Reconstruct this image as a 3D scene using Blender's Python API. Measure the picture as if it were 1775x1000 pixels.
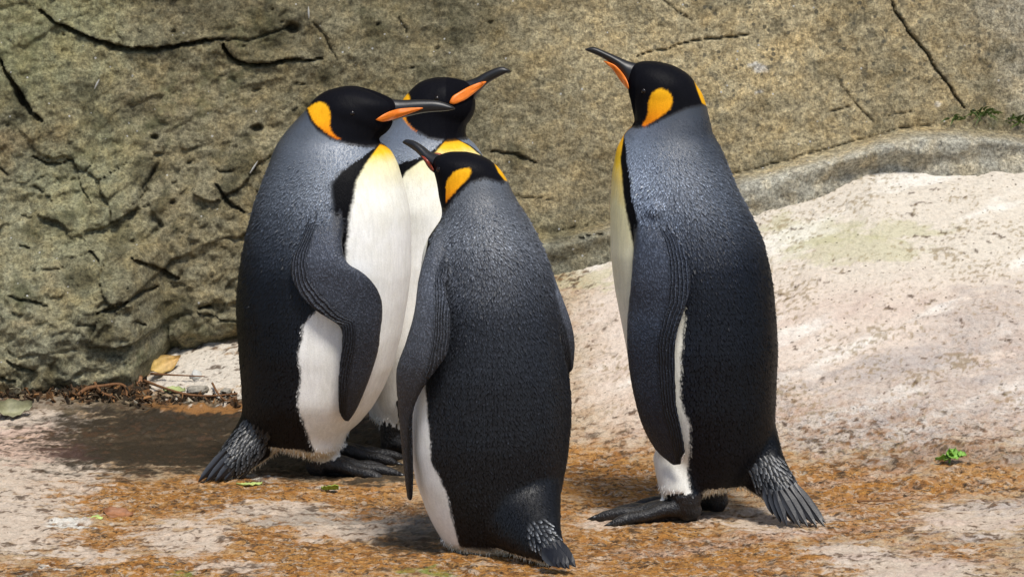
import bpy, bmesh, math, random
import numpy as np
from mathutils import Vector, kdtree

random.seed(7)
rng = np.random.default_rng(11)

scene = bpy.context.scene
for o in list(bpy.data.objects):
    bpy.data.objects.remove(o)
COL = scene.collection

# ------------------------------------------------------------------ camera
FPX = 6674.0                       # focal length in photograph pixels (1775 wide)
PITCH = math.radians(8.0)
CAMY = -7.0
CAMZ = 7.0 * math.tan(PITCH + math.atan((890 - 500) / FPX))
cam_data = bpy.data.cameras.new('camera')
cam_data.sensor_width = 36.0
cam_data.lens = FPX / 1775.0 * 36.0
cam_data.clip_start = 0.1
cam_data.clip_end = 500.0
cam = bpy.data.objects.new('camera', cam_data)
cam.location = (0, CAMY, CAMZ)
cam.rotation_euler = (math.pi / 2 - PITCH, 0, 0)
COL.objects.link(cam)
scene.camera = cam
scene.render.resolution_x = 1024
scene.render.resolution_y = 576

# ------------------------------------------------------------------ sky, sun, exposure
SUN_EL = math.radians(63)
SUN_AZ = math.radians(20)          # towards the camera's right-hand side, measured from -Y
sdir = Vector((math.cos(SUN_EL) * math.sin(SUN_AZ), -math.cos(SUN_EL) * math.cos(SUN_AZ), math.sin(SUN_EL)))
world = bpy.data.worlds.new('World')
scene.world = world
world.use_nodes = True
wn = world.node_tree
sky = wn.nodes.new('ShaderNodeTexSky')
sky.sky_type = 'NISHITA'
sky.sun_disc = False
sky.sun_elevation = SUN_EL
sky.sun_rotation = math.atan2(sdir.x, sdir.y)
wn.links.new(sky.outputs[0], wn.nodes['Background'].inputs[0])
wn.nodes['Background'].inputs[1].default_value = 0.12
sl = bpy.data.lights.new('sun', 'SUN')
sl.energy = 3.4
sl.angle = math.radians(15)
sl.color = (1.0, 0.955, 0.88)
so = bpy.data.objects.new('sun', sl)
so.rotation_euler = sdir.to_track_quat('Z', 'Y').to_euler()
so.location = sdir * 20
COL.objects.link(so)
scene.view_settings.view_transform = 'Standard'
scene.view_settings.look = 'None'
scene.view_settings.exposure = 0.24
scene.view_settings.gamma = 1.0
scene.view_settings.use_curve_mapping = False

# ------------------------------------------------------------------ helpers
sp, cp = math.sin(PITCH), math.cos(PITCH)

def p2w(px, py, Y):
    """a point of the place that stands at depth Y"""
    px = np.asarray(px, float); py = np.asarray(py, float); Y = np.asarray(Y, float)
    u = (px - 887.5) / FPX; v = (py - 500.0) / FPX
    dy = cp - v * sp; dz = -sp - v * cp
    t = (Y - CAMY) / dy
    return np.stack(np.broadcast_arrays(u * t, Y, CAMZ + dz * t), -1)

def w2p(P):
    P = np.asarray(P, float)
    x = P[..., 0]; y = P[..., 1] - CAMY; z = P[..., 2] - CAMZ
    d = y * cp - z * sp; up = y * sp + z * cp
    return 887.5 + x / d * FPX, 500.0 - up / d * FPX

def row_y(row, z=0.0):
    v = (row - 500.0) / FPX
    dy = cp - v * sp; dz = -sp - v * cp
    return CAMY + (z - CAMZ) / dz * dy

def sm(a, b, x):
    t = np.clip((x - a) / (b - a), 0, 1)
    return t * t * (3 - 2 * t)

def hash2(ix, iy, seed):
    h = (ix.astype(np.int64) * 374761393 + iy.astype(np.int64) * 668265263 + seed * 974634777) & 0xFFFFFFFF
    h = ((h ^ (h >> 13)) * 1274126177) & 0xFFFFFFFF
    h = (h ^ (h >> 16)) & 0xFFFFFFFF
    return h / 4294967295.0

def noise2(x, y, seed=0):
    x = np.asarray(x, float); y = np.asarray(y, float)
    ix = np.floor(x); iy = np.floor(y); fx = x - ix; fy = y - iy
    def g(ox, oy):
        a = hash2(ix + ox, iy + oy, seed) * 2 * math.pi
        return np.cos(a) * (fx - ox) + np.sin(a) * (fy - oy)
    u = fx * fx * fx * (fx * (fx * 6 - 15) + 10); v = fy * fy * fy * (fy * (fy * 6 - 15) + 10)
    n = (g(0, 0) * (1 - u) + g(1, 0) * u) * (1 - v) + (g(0, 1) * (1 - u) + g(1, 1) * u) * v
    return n * 1.5

def fbm(x, y, seed=0, oct=4, gain=0.5, ridged=False):
    s = 0; a = 1.0; f = 1.0; tot = 0
    for k in range(oct):
        n = noise2(x * f + 17.3 * k, y * f - 9.1 * k, seed + k)
        if ridged: n = 1 - 2 * np.abs(n)
        s = s + a * n; tot += a; a *= gain; f *= 2.03
    return s / tot

def cells2(x, y, seed=0):
    """distance to nearest and second nearest scattered point, and a random value of the nearest"""
    ix = np.floor(x); iy = np.floor(y)
    d1 = np.full(x.shape, 9.0); d2 = np.full(x.shape, 9.0); rv = np.zeros(x.shape)
    for ox in (-1, 0, 1):
        for oy in (-1, 0, 1):
            cx = ix + ox + hash2(ix + ox, iy + oy, seed); cy = iy + oy + hash2(ix + ox, iy + oy, seed + 5)
            d = np.hypot(x - cx, y - cy); r = hash2(ix + ox, iy + oy, seed + 9)
            near = d < d1
            d2 = np.where(near, d1, np.minimum(d2, d)); rv = np.where(near, r, rv); d1 = np.where(near, d, d1)
    return d1, d2, rv

def gsmooth(a, sig):
    if sig <= 0: return a
    r = int(3 * sig) + 1
    k = np.exp(-0.5 * (np.arange(-r, r + 1) / sig) ** 2); k /= k.sum()
    pa = np.concatenate([2 * a[0] - a[r:0:-1], a, 2 * a[-1] - a[-2:-r - 2:-1]])
    return np.convolve(pa, k, 'valid')

def catmull(pts, n):
    P = np.asarray(pts, float); m = len(P)
    ext = np.vstack([2 * P[0] - P[1], P, 2 * P[-1] - P[-2]])
    t = np.linspace(0, m - 1, n); i = np.minimum(t.astype(int), m - 2); f = (t - i)[:, None]
    a, b, c, d = ext[i], ext[i + 1], ext[i + 2], ext[i + 3]
    return 0.5 * (2 * b + (c - a) * f + (2 * a - 5 * b + 4 * c - d) * f ** 2 + (3 * b - a - 3 * c + d) * f ** 3)

def mesh_np(name, V, F):
    me = bpy.data.meshes.new(name)
    me.from_pydata([tuple(v) for v in V], [], [tuple(int(i) for i in f) for f in F])
    me.update()
    return me

def grid_mesh(name, V, nx, ny):
    """V: (ny*nx,3), row-major; quad faces"""
    me = bpy.data.meshes.new(name)
    j, i = np.meshgrid(np.arange(ny - 1), np.arange(nx - 1), indexing='ij')
    a = (j * nx + i).ravel()
    q = np.stack([a, a + 1, a + nx + 1, a + nx], 1).astype(np.int32)
    me.vertices.add(len(V)); me.vertices.foreach_set('co', V.astype(np.float32).ravel())
    me.loops.add(q.size); me.loops.foreach_set('vertex_index', q.ravel())
    me.polygons.add(len(q))
    me.polygons.foreach_set('loop_start', np.arange(0, q.size, 4, dtype=np.int32))
    me.update(calc_edges=True)
    me.polygons.foreach_set('use_smooth', np.ones(len(q), bool))
    return me

def set_col(me, name, C):
    at = me.attributes.new(name, 'FLOAT_COLOR', 'POINT')
    C = np.asarray(C, np.float32)
    if C.shape[1] == 3: C = np.hstack([C, np.ones((len(C), 1), np.float32)])
    at.data.foreach_set('color', C.ravel())

def link(name, me, mat=None, parent=None):
    o = bpy.data.objects.new(name, me); COL.objects.link(o)
    if mat is not None: me.materials.append(mat)
    if parent is not None: o.parent = parent
    return o

def tag(o, label=None, cat=None, group=None, kind=None):
    if label: o['label'] = label
    if cat: o['category'] = cat
    if group: o['group'] = group
    if kind: o['kind'] = kind
    return o

def empty(name, loc):
    o = bpy.data.objects.new(name, None); COL.objects.link(o); o.location = loc
    o.empty_display_size = 0.05
    return o

def shade_smooth(me):
    me.polygons.foreach_set('use_smooth', np.ones(len(me.polygons), bool))

def ring_loft(rings, cap=True):
    """rings: list of (n,3) arrays -> V, F closed with fans"""
    n = len(rings[0]); m = len(rings)
    V = np.vstack(rings); F = []
    for j in range(m - 1):
        for i in range(n):
            k = (i + 1) % n
            F.append((j * n + i, j * n + k, (j + 1) * n + k, (j + 1) * n + i))
    if cap:
        c0 = len(V); V = np.vstack([V, rings[0].mean(0), rings[-1].mean(0)])
        for i in range(n):
            k = (i + 1) % n
            F.append((c0, k, i)); F.append((c0 + 1, (m - 1) * n + i, (m - 1) * n + k))
    return V, F

def tube(path, rad, n=10, flat=1.0, upv=(0, 0, 1), sub=1):
    """tapered tube along path; flat = height / width"""
    P = np.asarray(path, float); R = np.asarray(rad, float)
    if sub > 1:
        m = (len(P) - 1) * sub + 1
        R = np.interp(np.linspace(0, len(R) - 1, m), np.arange(len(R)), R); P = catmull(P, m)
    T = np.gradient(P, axis=0); T /= np.linalg.norm(T, axis=1)[:, None] + 1e-9
    rings = []; an = np.linspace(0, 2 * math.pi, n, endpoint=False)
    for p, t, r in zip(P, T, R):
        s = np.cross(t, upv); l = np.linalg.norm(s)
        s = s / l if l > 1e-4 else np.array([1., 0, 0])
        u = np.cross(s, t)
        rings.append(p + r * (np.cos(an)[:, None] * s + flat * np.sin(an)[:, None] * u))
    return ring_loft(rings)

def inpoly(x, y, poly):
    poly = np.asarray(poly, float); c = np.zeros(x.shape, bool)
    x0, y0 = poly[-1]
    for x1, y1 in poly:
        cond = ((y1 > y) != (y0 > y)) & (x < (x0 - x1) * (y - y1) / (y0 - y1 + 1e-12) + x1)
        c ^= cond; x0, y0 = x1, y1
    return c

def poly_sd(x, y, poly):
    """signed distance, negative inside"""
    P = np.asarray(poly, float); d = np.full(x.shape, 1e9)
    for a, b in zip(P, np.roll(P, -1, 0)):
        ab = b - a; t = np.clip(((x - a[0]) * ab[0] + (y - a[1]) * ab[1]) / (ab @ ab + 1e-12), 0, 1)
        d = np.minimum(d, np.hypot(x - a[0] - t * ab[0], y - a[1] - t * ab[1]))
    return np.where(inpoly(x, y, P), -d, d)

def line_sd(x, y, pts):
    """distance to a polyline and the parameter along it 0..1"""
    P = np.asarray(pts, float); d = np.full(x.shape, 1e9); s = np.zeros(x.shape); n = len(P) - 1
    for k in range(n):
        a, b = P[k], P[k + 1]; ab = b - a
        t = np.clip(((x - a[0]) * ab[0] + (y - a[1]) * ab[1]) / (ab @ ab + 1e-12), 0, 1)
        dd = np.hypot(x - a[0] - t * ab[0], y - a[1] - t * ab[1])
        s = np.where(dd < d, (k + t) / n, s); d = np.minimum(d, dd)
    return d, s

def mix(C, col, m):
    m = np.clip(m, 0, 1)[:, None]
    return C * (1 - m) + np.asarray(col, float) * m

# ------------------------------------------------------------------ materials
class NT:
    def __init__(self, name):
        self.m = bpy.data.materials.new(name); self.m.use_nodes = True
        self.t = self.m.node_tree; self.b = self.t.nodes['Principled BSDF']
    def n(self, typ, **kw):
        nd = self.t.nodes.new(typ)
        for k, v in kw.items(): setattr(nd, k, v)
        return nd
    def l(self, a, b): self.t.links.new(a, b)
    def val(self, sock, v):
        if hasattr(v, 'is_linked') or hasattr(v, 'links'): self.l(v, sock)
        else: sock.default_value = v
    def math(self, op, a, b=0.0, c=None, clamp=False):
        nd = self.n('ShaderNodeMath', operation=op, use_clamp=clamp)
        self.val(nd.inputs[0], a); self.val(nd.inputs[1], b)
        if c is not None: self.val(nd.inputs[2], c)
        return nd.outputs[0]
    def noise(self, vec, scale, detail=4, rough=0.6, dist=0.0):
        nd = self.n('ShaderNodeTexNoise'); self.l(vec, nd.inputs['Vector'])
        nd.inputs['Scale'].default_value = scale; nd.inputs['Detail'].default_value = detail
        nd.inputs['Roughness'].default_value = rough; nd.inputs['Distortion'].default_value = dist
        return nd
    def voro(self, vec, scale, feature='F1', rand=1.0):
        nd = self.n('ShaderNodeTexVoronoi', feature=feature); self.l(vec, nd.inputs['Vector'])
        nd.inputs['Scale'].default_value = scale; nd.inputs['Randomness'].default_value = rand
        return nd
    def ramp(self, f, stops):
        nd = self.n('ShaderNodeValToRGB'); self.l(f, nd.inputs[0])
        el = nd.color_ramp.elements
        while len(el) < len(stops): el.new(0.5)
        for e, (p, c) in zip(el, stops):
            e.position = p; e.color = (c, c, c, 1) if not hasattr(c, '__len__') else (*c, 1)
        return nd.outputs[0]
    def mixc(self, fac, a, b, blend='MIX'):
        nd = self.n('ShaderNodeMix', data_type='RGBA', blend_type=blend)
        self.val(nd.inputs[0], fac)
        for s, v in ((nd.inputs[6], a), (nd.inputs[7], b)):
            if hasattr(v, 'links'): self.l(v, s)
            else: s.default_value = (*v, 1)
        return nd.outputs[2]
    def coords(self, scale=(1, 1, 1)):
        tc = self.n('ShaderNodeTexCoord'); mp = self.n('ShaderNodeMapping')
        mp.inputs['Scale'].default_value = scale
        self.l(tc.outputs['Object'], mp.inputs[0]); return mp.outputs[0]
    def bump(self, h, strength, dist, prev=None):
        nd = self.n('ShaderNodeBump'); self.val(nd.inputs['Strength'], strength)
        nd.inputs['Distance'].default_value = dist; self.l(h, nd.inputs['Height'])
        if prev is not None: self.l(prev, nd.inputs['Normal'])
        return nd.outputs[0]

def mat_feather():
    k = NT('penguin_feathers'); v = k.coords()
    col = k.n('ShaderNodeAttribute', attribute_name='Col'); aux = k.n('ShaderNodeAttribute', attribute_name='Aux')
    sep = k.n('ShaderNodeSeparateColor'); k.l(aux.outputs['Color'], sep.inputs[0])
    flip, across, fine = sep.outputs[0], sep.outputs[1], sep.outputs[2]
    vs = k.coords((1, 1, 0.55))
    warp = k.noise(vs, 60, 2, 0.5)
    wv = k.n('ShaderNodeVectorMath', operation='MULTIPLY_ADD')
    k.l(warp.outputs['Color'], wv.inputs[0]); wv.inputs[1].default_value = (0.012,) * 3; k.l(vs, wv.inputs[2])
    cell = k.voro(wv.outputs[0], 320, 'F1'); worm = k.noise(wv.outputs[0], 340, 2, 0.55, 0.8)
    fz = k.noise(v, 620, 2, 0.6)
    h = k.math('ADD', k.math('MULTIPLY', cell.outputs['Distance'], -0.9), k.math('MULTIPLY', worm.outputs[0], 1.1))
    # rows of scale-like feathers running along the flipper's trailing edge
    band = k.math('MULTIPLY', sm_node(k, across, 0.66, 0.74), flip)
    wob = k.noise(v, 45, 2, 0.5)
    st = k.math('SINE', k.math('ADD', k.math('MULTIPLY', across, 112.0), k.math('MULTIPLY', wob.outputs[0], 5.0)))
    brk = k.noise(v, 330, 2, 0.6)
    stripe = k.math('MULTIPLY', k.math('ADD', k.math('MULTIPLY', st, 0.5), k.math('MULTIPLY', brk.outputs[0], 0.9)), band)
    nb = k.bump(h, k.math('MULTIPLY', fine, 0.6), 0.0024)
    nb = k.bump(fz.outputs[0], 0.35, 0.0012, nb)
    nb = k.bump(stripe, 1.0, 0.0042, nb)
    k.l(nb, k.b.inputs['Normal'])
    grain = k.ramp(h, [(-0.0, 0.5), (0.18, 0.8), (0.45, 1.6)])  # feather-edge glints and dark gaps put into the colour
    cg = k.mixc(k.math('MULTIPLY', fine, 0.8), col.outputs['Color'], k.mixc(1.0, col.outputs['Color'], grain, 'MULTIPLY'))
    sg = k.ramp(stripe, [(0.0, 0.8), (0.3, 0.4), (0.85, 2.6)])
    cg = k.mixc(k.math('MULTIPLY', band, 0.7), cg, k.mixc(1.0, cg, sg, 'MULTIPLY'))
    vb = k.coords((1, 1, 0.16)); stv = k.noise(vb, 150, 3, 0.6); big = k.noise(v, 22, 3, 0.6)
    inv = k.math('SUBTRACT', 1.0, fine)
    cg = k.mixc(k.math('MULTIPLY', inv, 0.9), cg, k.mixc(1.0, cg, k.ramp(stv.outputs[0], [(0.3, 0.90), (0.65, 1.05)]), 'MULTIPLY'))
    cg = k.mixc(k.math('MULTIPLY', inv, 0.8), cg, k.mixc(1.0, cg, k.ramp(big.outputs[0], [(0.35, (0.95, 0.94, 0.90)), (0.6, (1.03, 1.03, 1.03))]), 'MULTIPLY'))
    nb = k.bump(stv.outputs[0], k.math('MULTIPLY', inv, 0.25), 0.003, nb)
    k.l(nb, k.b.inputs['Normal'])
    ff = k.ramp(fz.outputs[0], [(0.25, 0.86), (0.75, 1.12)])
    k.l(k.mixc(1.0, cg, ff, 'MULTIPLY'), k.b.inputs['Base Color'])
    k.b.inputs['Roughness'].default_value = 0.40
    k.b.inputs['Specular IOR Level'].default_value = 0.42
    k.l(aux.outputs['Alpha'], k.b.inputs['Specular IOR Level'])
    return k.m

def sm_node(k, x, a, b):
    nd = k.n('ShaderNodeMapRange', interpolation_type='SMOOTHSTEP'); k.l(x, nd.inputs[0])
    nd.inputs[1].default_value = a; nd.inputs[2].default_value = b
    return nd.outputs[0]

def mat_simple(name, color, rough=0.5, spec=0.5, nscale=120, var=0.35, bump=0.2, bdist=0.002):
    k = NT(name); v = k.coords(); nz = k.noise(v, nscale, 4, 0.6)
    r = k.ramp(nz.outputs[0], [(0.25, 1 - var), (0.75, 1 + var)])
    k.l(k.mixc(1.0, color, r, 'MULTIPLY'), k.b.inputs['Base Color'])
    k.b.inputs['Roughness'].default_value = rough; k.b.inputs['Specular IOR Level'].default_value = spec
    k.l(k.bump(nz.outputs[0], bump, bdist), k.b.inputs['Normal'])
    return k.m

def mat_attr(name, rough=0.5, spec=0.4, nscale=300, bump=0.2):
    k = NT(name); v = k.coords(); nz = k.noise(v, nscale, 3, 0.6)
    a = k.n('ShaderNodeAttribute', attribute_name='Col')
    r = k.ramp(nz.outputs[0], [(0.25, 0.8), (0.75, 1.2)])
    k.l(k.mixc(1.0, a.outputs['Color'], r, 'MULTIPLY'), k.b.inputs['Base Color'])
    k.b.inputs['Roughness'].default_value = rough; k.b.inputs['Specular IOR Level'].default_value = spec
    k.l(k.bump(nz.outputs[0], bump, 0.001), k.b.inputs['Normal'])
    return k.m

def mat_ground():
    k = NT('weathered_rock_floor'); v = k.coords()
    a = k.n('ShaderNodeAttribute', attribute_name='Col'); x = k.n('ShaderNodeAttribute', attribute_name='Aux')
    sep = k.n('ShaderNodeSeparateColor'); k.l(x.outputs['Color'], sep.inputs[0])
    wet_shade, stain, _ = sep.outputs
    n1 = k.noise(v, 95, 5, 0.7); n2 = k.noise(v, 260, 3, 0.7); n3 = k.noise(v, 32, 4, 0.65, 0.8)
    pit = k.voro(v, 130); pit2 = k.voro(v, 55)
    base = a.outputs['Color']
    gs = k.math('ADD', k.math('MULTIPLY', stain, 0.75), 0.25, clamp=True)
    base = k.mixc(gs, base, k.ramp(n1.outputs[0], [(0.30, 0.42), (0.48, 1.0), (0.70, 1.32)]), 'MULTIPLY')
    base = k.mixc(gs, base, k.ramp(n2.outputs[0], [(0.3, 0.6), (0.7, 1.3)]), 'MULTIPLY')
    rust = k.math('MULTIPLY', k.ramp(n3.outputs[0], [(0.44, 0.0), (0.58, 1.0)]), stain, clamp=True)
    base = k.mixc(k.math('MULTIPLY', rust, 0.7), base, (0.32, 0.125, 0.020))
    pl = k.math('MULTIPLY', k.ramp(k.noise(v, 44, 5, 0.75, 0.5).outputs[0], [(0.52, 0.0), (0.60, 1.0)]), stain, clamp=True)
    base = k.mixc(k.math('MULTIPLY', pl, 0.55), base, (0.60, 0.50, 0.38))
    n4 = k.noise(k.coords((0.75, 1.0, 1.0)), 88, 6, 0.8, 0.3)
    dk = k.math('MULTIPLY', k.ramp(n4.outputs[0], [(0.53, 0.0), (0.60, 1.0)]), k.math('ADD', k.math('MULTIPLY', stain, 0.8), 0.16), clamp=True)
    base = k.mixc(dk, base, (0.022, 0.012, 0.006))
    spk = k.math('LESS_THAN', pit2.outputs['Distance'], 0.13)
    sel = k.math('GREATER_THAN', k.noise(v, 14, 2).outputs[0], 0.52)
    base = k.mixc(k.math('MULTIPLY', k.math('MULTIPLY', spk, sel), 0.75), base, (0.05, 0.035, 0.015))
    k.l(base, k.b.inputs['Base Color'])
    h = k.math('ADD', n1.outputs[0], k.math('MULTIPLY', pit.outputs['Distance'], 0.6))
    nb = k.bump(h, k.math('ADD', 0.35, k.math('MULTIPLY', stain, 0.6)), 0.006); nb = k.bump(n2.outputs[0], 0.6, 0.003, nb)
    k.l(nb, k.b.inputs['Normal'])
    rr = k.n('ShaderNodeMapRange'); k.l(wet_shade, rr.inputs[0]); rr.inputs[3].default_value = 0.85; rr.inputs[4].default_value = 0.6
    k.l(rr.outputs[0], k.b.inputs['Roughness'])
    k.b.inputs['Specular IOR Level'].default_value = 0.3
    return k.m

def mat_wall():
    k = NT('lichen_rock_face'); v = k.coords()
    a = k.n('ShaderNodeAttribute', attribute_name='Col'); x = k.n('ShaderNodeAttribute', attribute_name='Aux')
    sep = k.n('ShaderNodeSeparateColor'); k.l(x.outputs['Color'], sep.inputs[0])
    lich = sep.outputs[0]; moss = sep.outputs[1]
    n1 = k.noise(v, 60, 6, 0.72); n2 = k.noise(v, 150, 7, 0.82); n3 = k.noise(v, 17, 5, 0.65, 0.5)
    base = a.outputs['Color']
    base = k.mixc(1.0, base, k.ramp(n1.outputs[0], [(0.32, 0.48), (0.5, 1.0), (0.68, 1.45)]), 'MULTIPLY')
    base = k.mixc(1.0, base, k.ramp(n2.outputs[0], [(0.36, 0.38), (0.5, 1.0), (0.64, 1.75)]), 'MULTIPLY')
    base = k.mixc(k.ramp(n3.outputs[0], [(0.42, 0.0), (0.7, 0.5)]), base, k.mixc(1.0, base, (1.32, 1.08, 0.72), 'MULTIPLY'))
    vv = k.voro(v, 46); n4 = k.noise(v, 70, 4, 0.65, 0.6)
    spot = k.math('MULTIPLY', k.ramp(k.math('ADD', vv.outputs['Distance'], k.math('MULTIPLY', n4.outputs[0], 0.5)), [(0.42, 1.0), (0.48, 0.0)]), lich)
    base = k.mixc(k.math('MULTIPLY', spot, 0.8), base, (0.08, 0.075, 0.055))
    v2 = k.voro(v, 15); spot2 = k.math('MULTIPLY', k.ramp(k.math('ADD', v2.outputs['Distance'], k.math('MULTIPLY', n4.outputs[0], 0.7)), [(0.46, 1.0), (0.52, 0.0)]), lich)
    base = k.mixc(k.math('MULTIPLY', spot2, 0.65), base, (0.10, 0.092, 0.066))
    n5 = k.noise(v, 26, 5, 0.7)
    ms = k.math('MULTIPLY', k.ramp(n5.outputs[0], [(0.44, 0.0), (0.62, 1.0)]), moss, clamp=True)
    base = k.mixc(k.math('MULTIPLY', ms, 0.45), base, (0.16, 0.17, 0.075))
    wsp = k.voro(v, 33); wn_ = k.math('MULTIPLY', k.math('LESS_THAN', wsp.outputs['Distance'], 0.075), k.math('GREATER_THAN', n5.outputs[0], 0.5))
    base = k.mixc(wn_, base, (0.55, 0.54, 0.5))
    k.l(base, k.b.inputs['Base Color'])
    nb = k.bump(n1.outputs[0], 0.8, 0.008); nb = k.bump(n2.outputs[0], 0.9, 0.006, nb)
    k.l(nb, k.b.inputs['Normal'])
    k.b.inputs['Roughness'].default_value = 0.85; k.b.inputs['Specular IOR Level'].default_value = 0.25
    return k.m

M = {'feather': mat_feather(), 'ground': mat_ground(), 'wall': mat_wall(),
     'bill': mat_simple('bill_horn', (0.008, 0.0075, 0.008), 0.42, 0.5, 180, 0.3, 0.1),
     'plate': mat_simple('bill_plate_orange', (0.78, 0.19, 0.012), 0.4, 0.45, 160, 0.15, 0.05),
     'platered': mat_simple('bill_plate_red_orange', (0.26, 0.035, 0.012), 0.4, 0.45, 160, 0.15, 0.05),
     'eye': mat_simple('eye_dark', (0.006, 0.003, 0.002), 0.15, 0.4, 100, 0.1, 0.0),
     'claw': mat_simple('claw_black', (0.008, 0.008, 0.009), 0.35, 0.5),
     'quill': mat_attr('tail_quills', 0.4, 0.5, 400, 0.2),
     'plume': mat_attr('small_feathers', 0.45, 0.22, 700, 0.1),
     'twig': mat_simple('dry_twig', (0.16, 0.075, 0.03), 0.75, 0.3, 240, 0.5, 0.5),
     'debris': mat_attr('leaf_litter', 0.85, 0.2, 200, 0.4),
     'leafy': mat_attr('leaf_blade', 0.55, 0.35, 160, 0.3),
     'pebble': mat_simple('pebble_stone', (0.30, 0.27, 0.22), 0.85, 0.25, 130, 0.45, 0.6, 0.003),
     'white': mat_simple('white_down', (0.50, 0.49, 0.45), 0.8, 0.2, 300, 0.1, 0.2)}

# ------------------------------------------------------------------ the rock floor
CONT_X = [-900, 0, 225, 262, 300, 415, 700, 960, 1050, 1310, 1500, 1775, 2600]
CONT_Y = [700, 690, 682, 650, 616, 592, 522, 450, 430, 354, 291, 264, 245]
WALL_X = [-900, 0, 225, 285, 960, 1310, 1775, 2600]
WALL_Y = [1.05, 1.08, 1.12, 1.27, 1.36, 1.42, 1.55, 1.75]
_yw = np.interp(CONT_X, WALL_X, WALL_Y)
_cw = p2w(CONT_X, CONT_Y, _yw)
CWX, CWZ = _cw[:, 0], _cw[:, 2]
WWX = p2w(WALL_X, [500] * len(WALL_X), WALL_Y)[:, 0]

def wall_y(X): return np.interp(X, WWX, WALL_Y)
def contact_z(X): return np.interp(X, CWX, CWZ)
def ground_base(X, Y):
    yw = wall_y(X); zc = contact_z(X)
    ys = np.interp(X, [-1.1, -0.45, 0.1, 0.5, 1.0], [0.85, 0.72, 0.45, 0.25, 0.12])
    t = np.clip((Y - ys) / (yw - ys), 0, 1.6)
    return zc * (0.45 * t ** 1.25 + 0.55 * sm(0, 1.15, t) * 1.0 / sm(0, 1.15, np.array(1.0)))
def ground_z(X, Y):
    X = np.asarray(X, float); Y = np.asarray(Y, float)
    z = ground_base(X, Y)
    z = z + 0.010 * fbm(X * 3.1, Y * 3.1, 3, 3)
    return z

def spaced(lo, hi, step, far_lo, far_hi, g=1.25):
    mid = list(np.arange(lo, hi + step * .5, step)); s = step; a = lo; left = []
    while a > far_lo: s *= g; a -= s; left.append(a)
    s = step; a = hi; right = []
    while a < far_hi: s *= g; a += s; right.append(a)
    return np.array(left[::-1] + mid + right)

gx = spaced(-1.12, 1.22, 0.0036, -60, 60); gy = spaced(-0.62, 1.62, 0.0052, -60, 8)
GX, GY = np.meshgrid(gx, gy); X = GX.ravel(); Y = GY.ravel()
Z = ground_z(X, Y)
near = sm(4, 1.6, np.abs(X)) * sm(-4, -0.8, Y)
rough = fbm(X * 28, Y * 28, 21, 4, 0.6)
grain = fbm(X * 85, Y * 70, 25, 2, 0.6)
slope_m = sm(0.15, 0.6, ground_base(X, Y) / 0.3)
c1, c2, cr = cells2(X * 60, Y * 60, 4)
pits = sm(0.30, 0.08, c1) * (cr > 0.72)
Z = Z + near * ((0.0055 * rough + 0.0030 * grain) * (1 - 0.45 * slope_m) - 0.006 * pits)
Z += near * 0.006 * sm(0.1, 0.5, fbm(X * 7, Y * 11, 31, 3))
V = np.stack([X, Y, Z], 1)
px, py = w2p(np.stack([X, Y, ground_base(X, Y)], 1))
inf = (np.abs(px - 887) < 1200) & (Y > -1.2) & (Y < 2.2)
px = np.where(inf, px, 5000); py = np.where(inf, py, 5000)
# stone colours, stains and painted-in shade, each where it lies on the floor
wx = px + 45 * fbm(X * 9, Y * 14, 41, 4, 0.6) ; wy = py + 22 * fbm(X * 9, Y * 14, 47, 4, 0.6)
C = np.tile([0.41, 0.305, 0.185], (len(X), 1)); stain = np.full(len(X), 0.42); wet_shade = np.zeros(len(X))
FR = fbm(X * 13, Y * 30, 201, 5, 0.72); FR2 = fbm(X * 21 + 5, Y * 42, 211, 4, 0.75); _bi = [0]
def blob(cx, cy, rx, ry, soft=0.35):
    _bi[0] += 1
    d = np.hypot((wx - cx) / rx, (wy - cy) / ry) + (1.25 * FR if _bi[0] % 2 else 1.25 * FR2)
    return sm(1 + soft * .5, 1 - soft * .5, d)
right = sm(940, 1080, wx)
cream = right * sm(800, 640, wy)
C = mix(C, (0.60, 0.535, 0.44), cream); stain = stain * (1 - 0.9 * cream)
C = mix(C, (0.60, 0.48, 0.40), 0.6 * right * sm(430, 540, wy) * sm(800, 700, wy))
for b in [(1640, 700, 230, 90, .5), (1480, 745, 160, 45, .5), (1740, 560, 120, 60, .5), (1330, 700, 60, 60, .5)]:
    C = mix(C, (0.42, 0.36, 0.315), 0.62 * blob(*b)); stain = stain + 0.12 * blob(*b)
for b in [(1690, 790, 150, 22), (1560, 800, 120, 14)]:
    C = mix(C, (0.22, 0.15, 0.10), 0.6 * blob(*b))
for b in [(1480, 430, 120, 22, .5), (1400, 405, 90, 25, .5), (1560, 400, 80, 14, .5), (1010, 480, 60, 25, .5)]:
    C = mix(C, (0.42, 0.40, 0.22), 0.5 * blob(*b))
ora = [(1080, 830, 140, 50), (1420, 830, 150, 32), (1060, 975, 210, 45), (1250, 960, 190, 40), (1500, 860, 120, 25), (900, 985, 160, 30),
       (560, 850, 150, 16), (470, 935, 120, 50), (270, 870, 190, 35), (140, 985, 190, 18), (640, 880, 110, 30), (540, 985, 190, 25), (200, 930, 130, 28), (1700, 830, 90, 25), (1650, 960, 90, 20), (1300, 985, 200, 30), (1100, 900, 160, 60), (1480, 900, 160, 40), (1560, 850, 140, 20), (380, 850, 180, 25), (330, 985, 200, 30), (160, 850, 110, 20), (700, 960, 180, 40), (1000, 820, 80, 40)]
for b in ora:
    m = blob(*b, 0.9); C = mix(C, (0.40, 0.190, 0.042), 0.85 * m); stain = np.maximum(stain, 0.95 * m)
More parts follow.
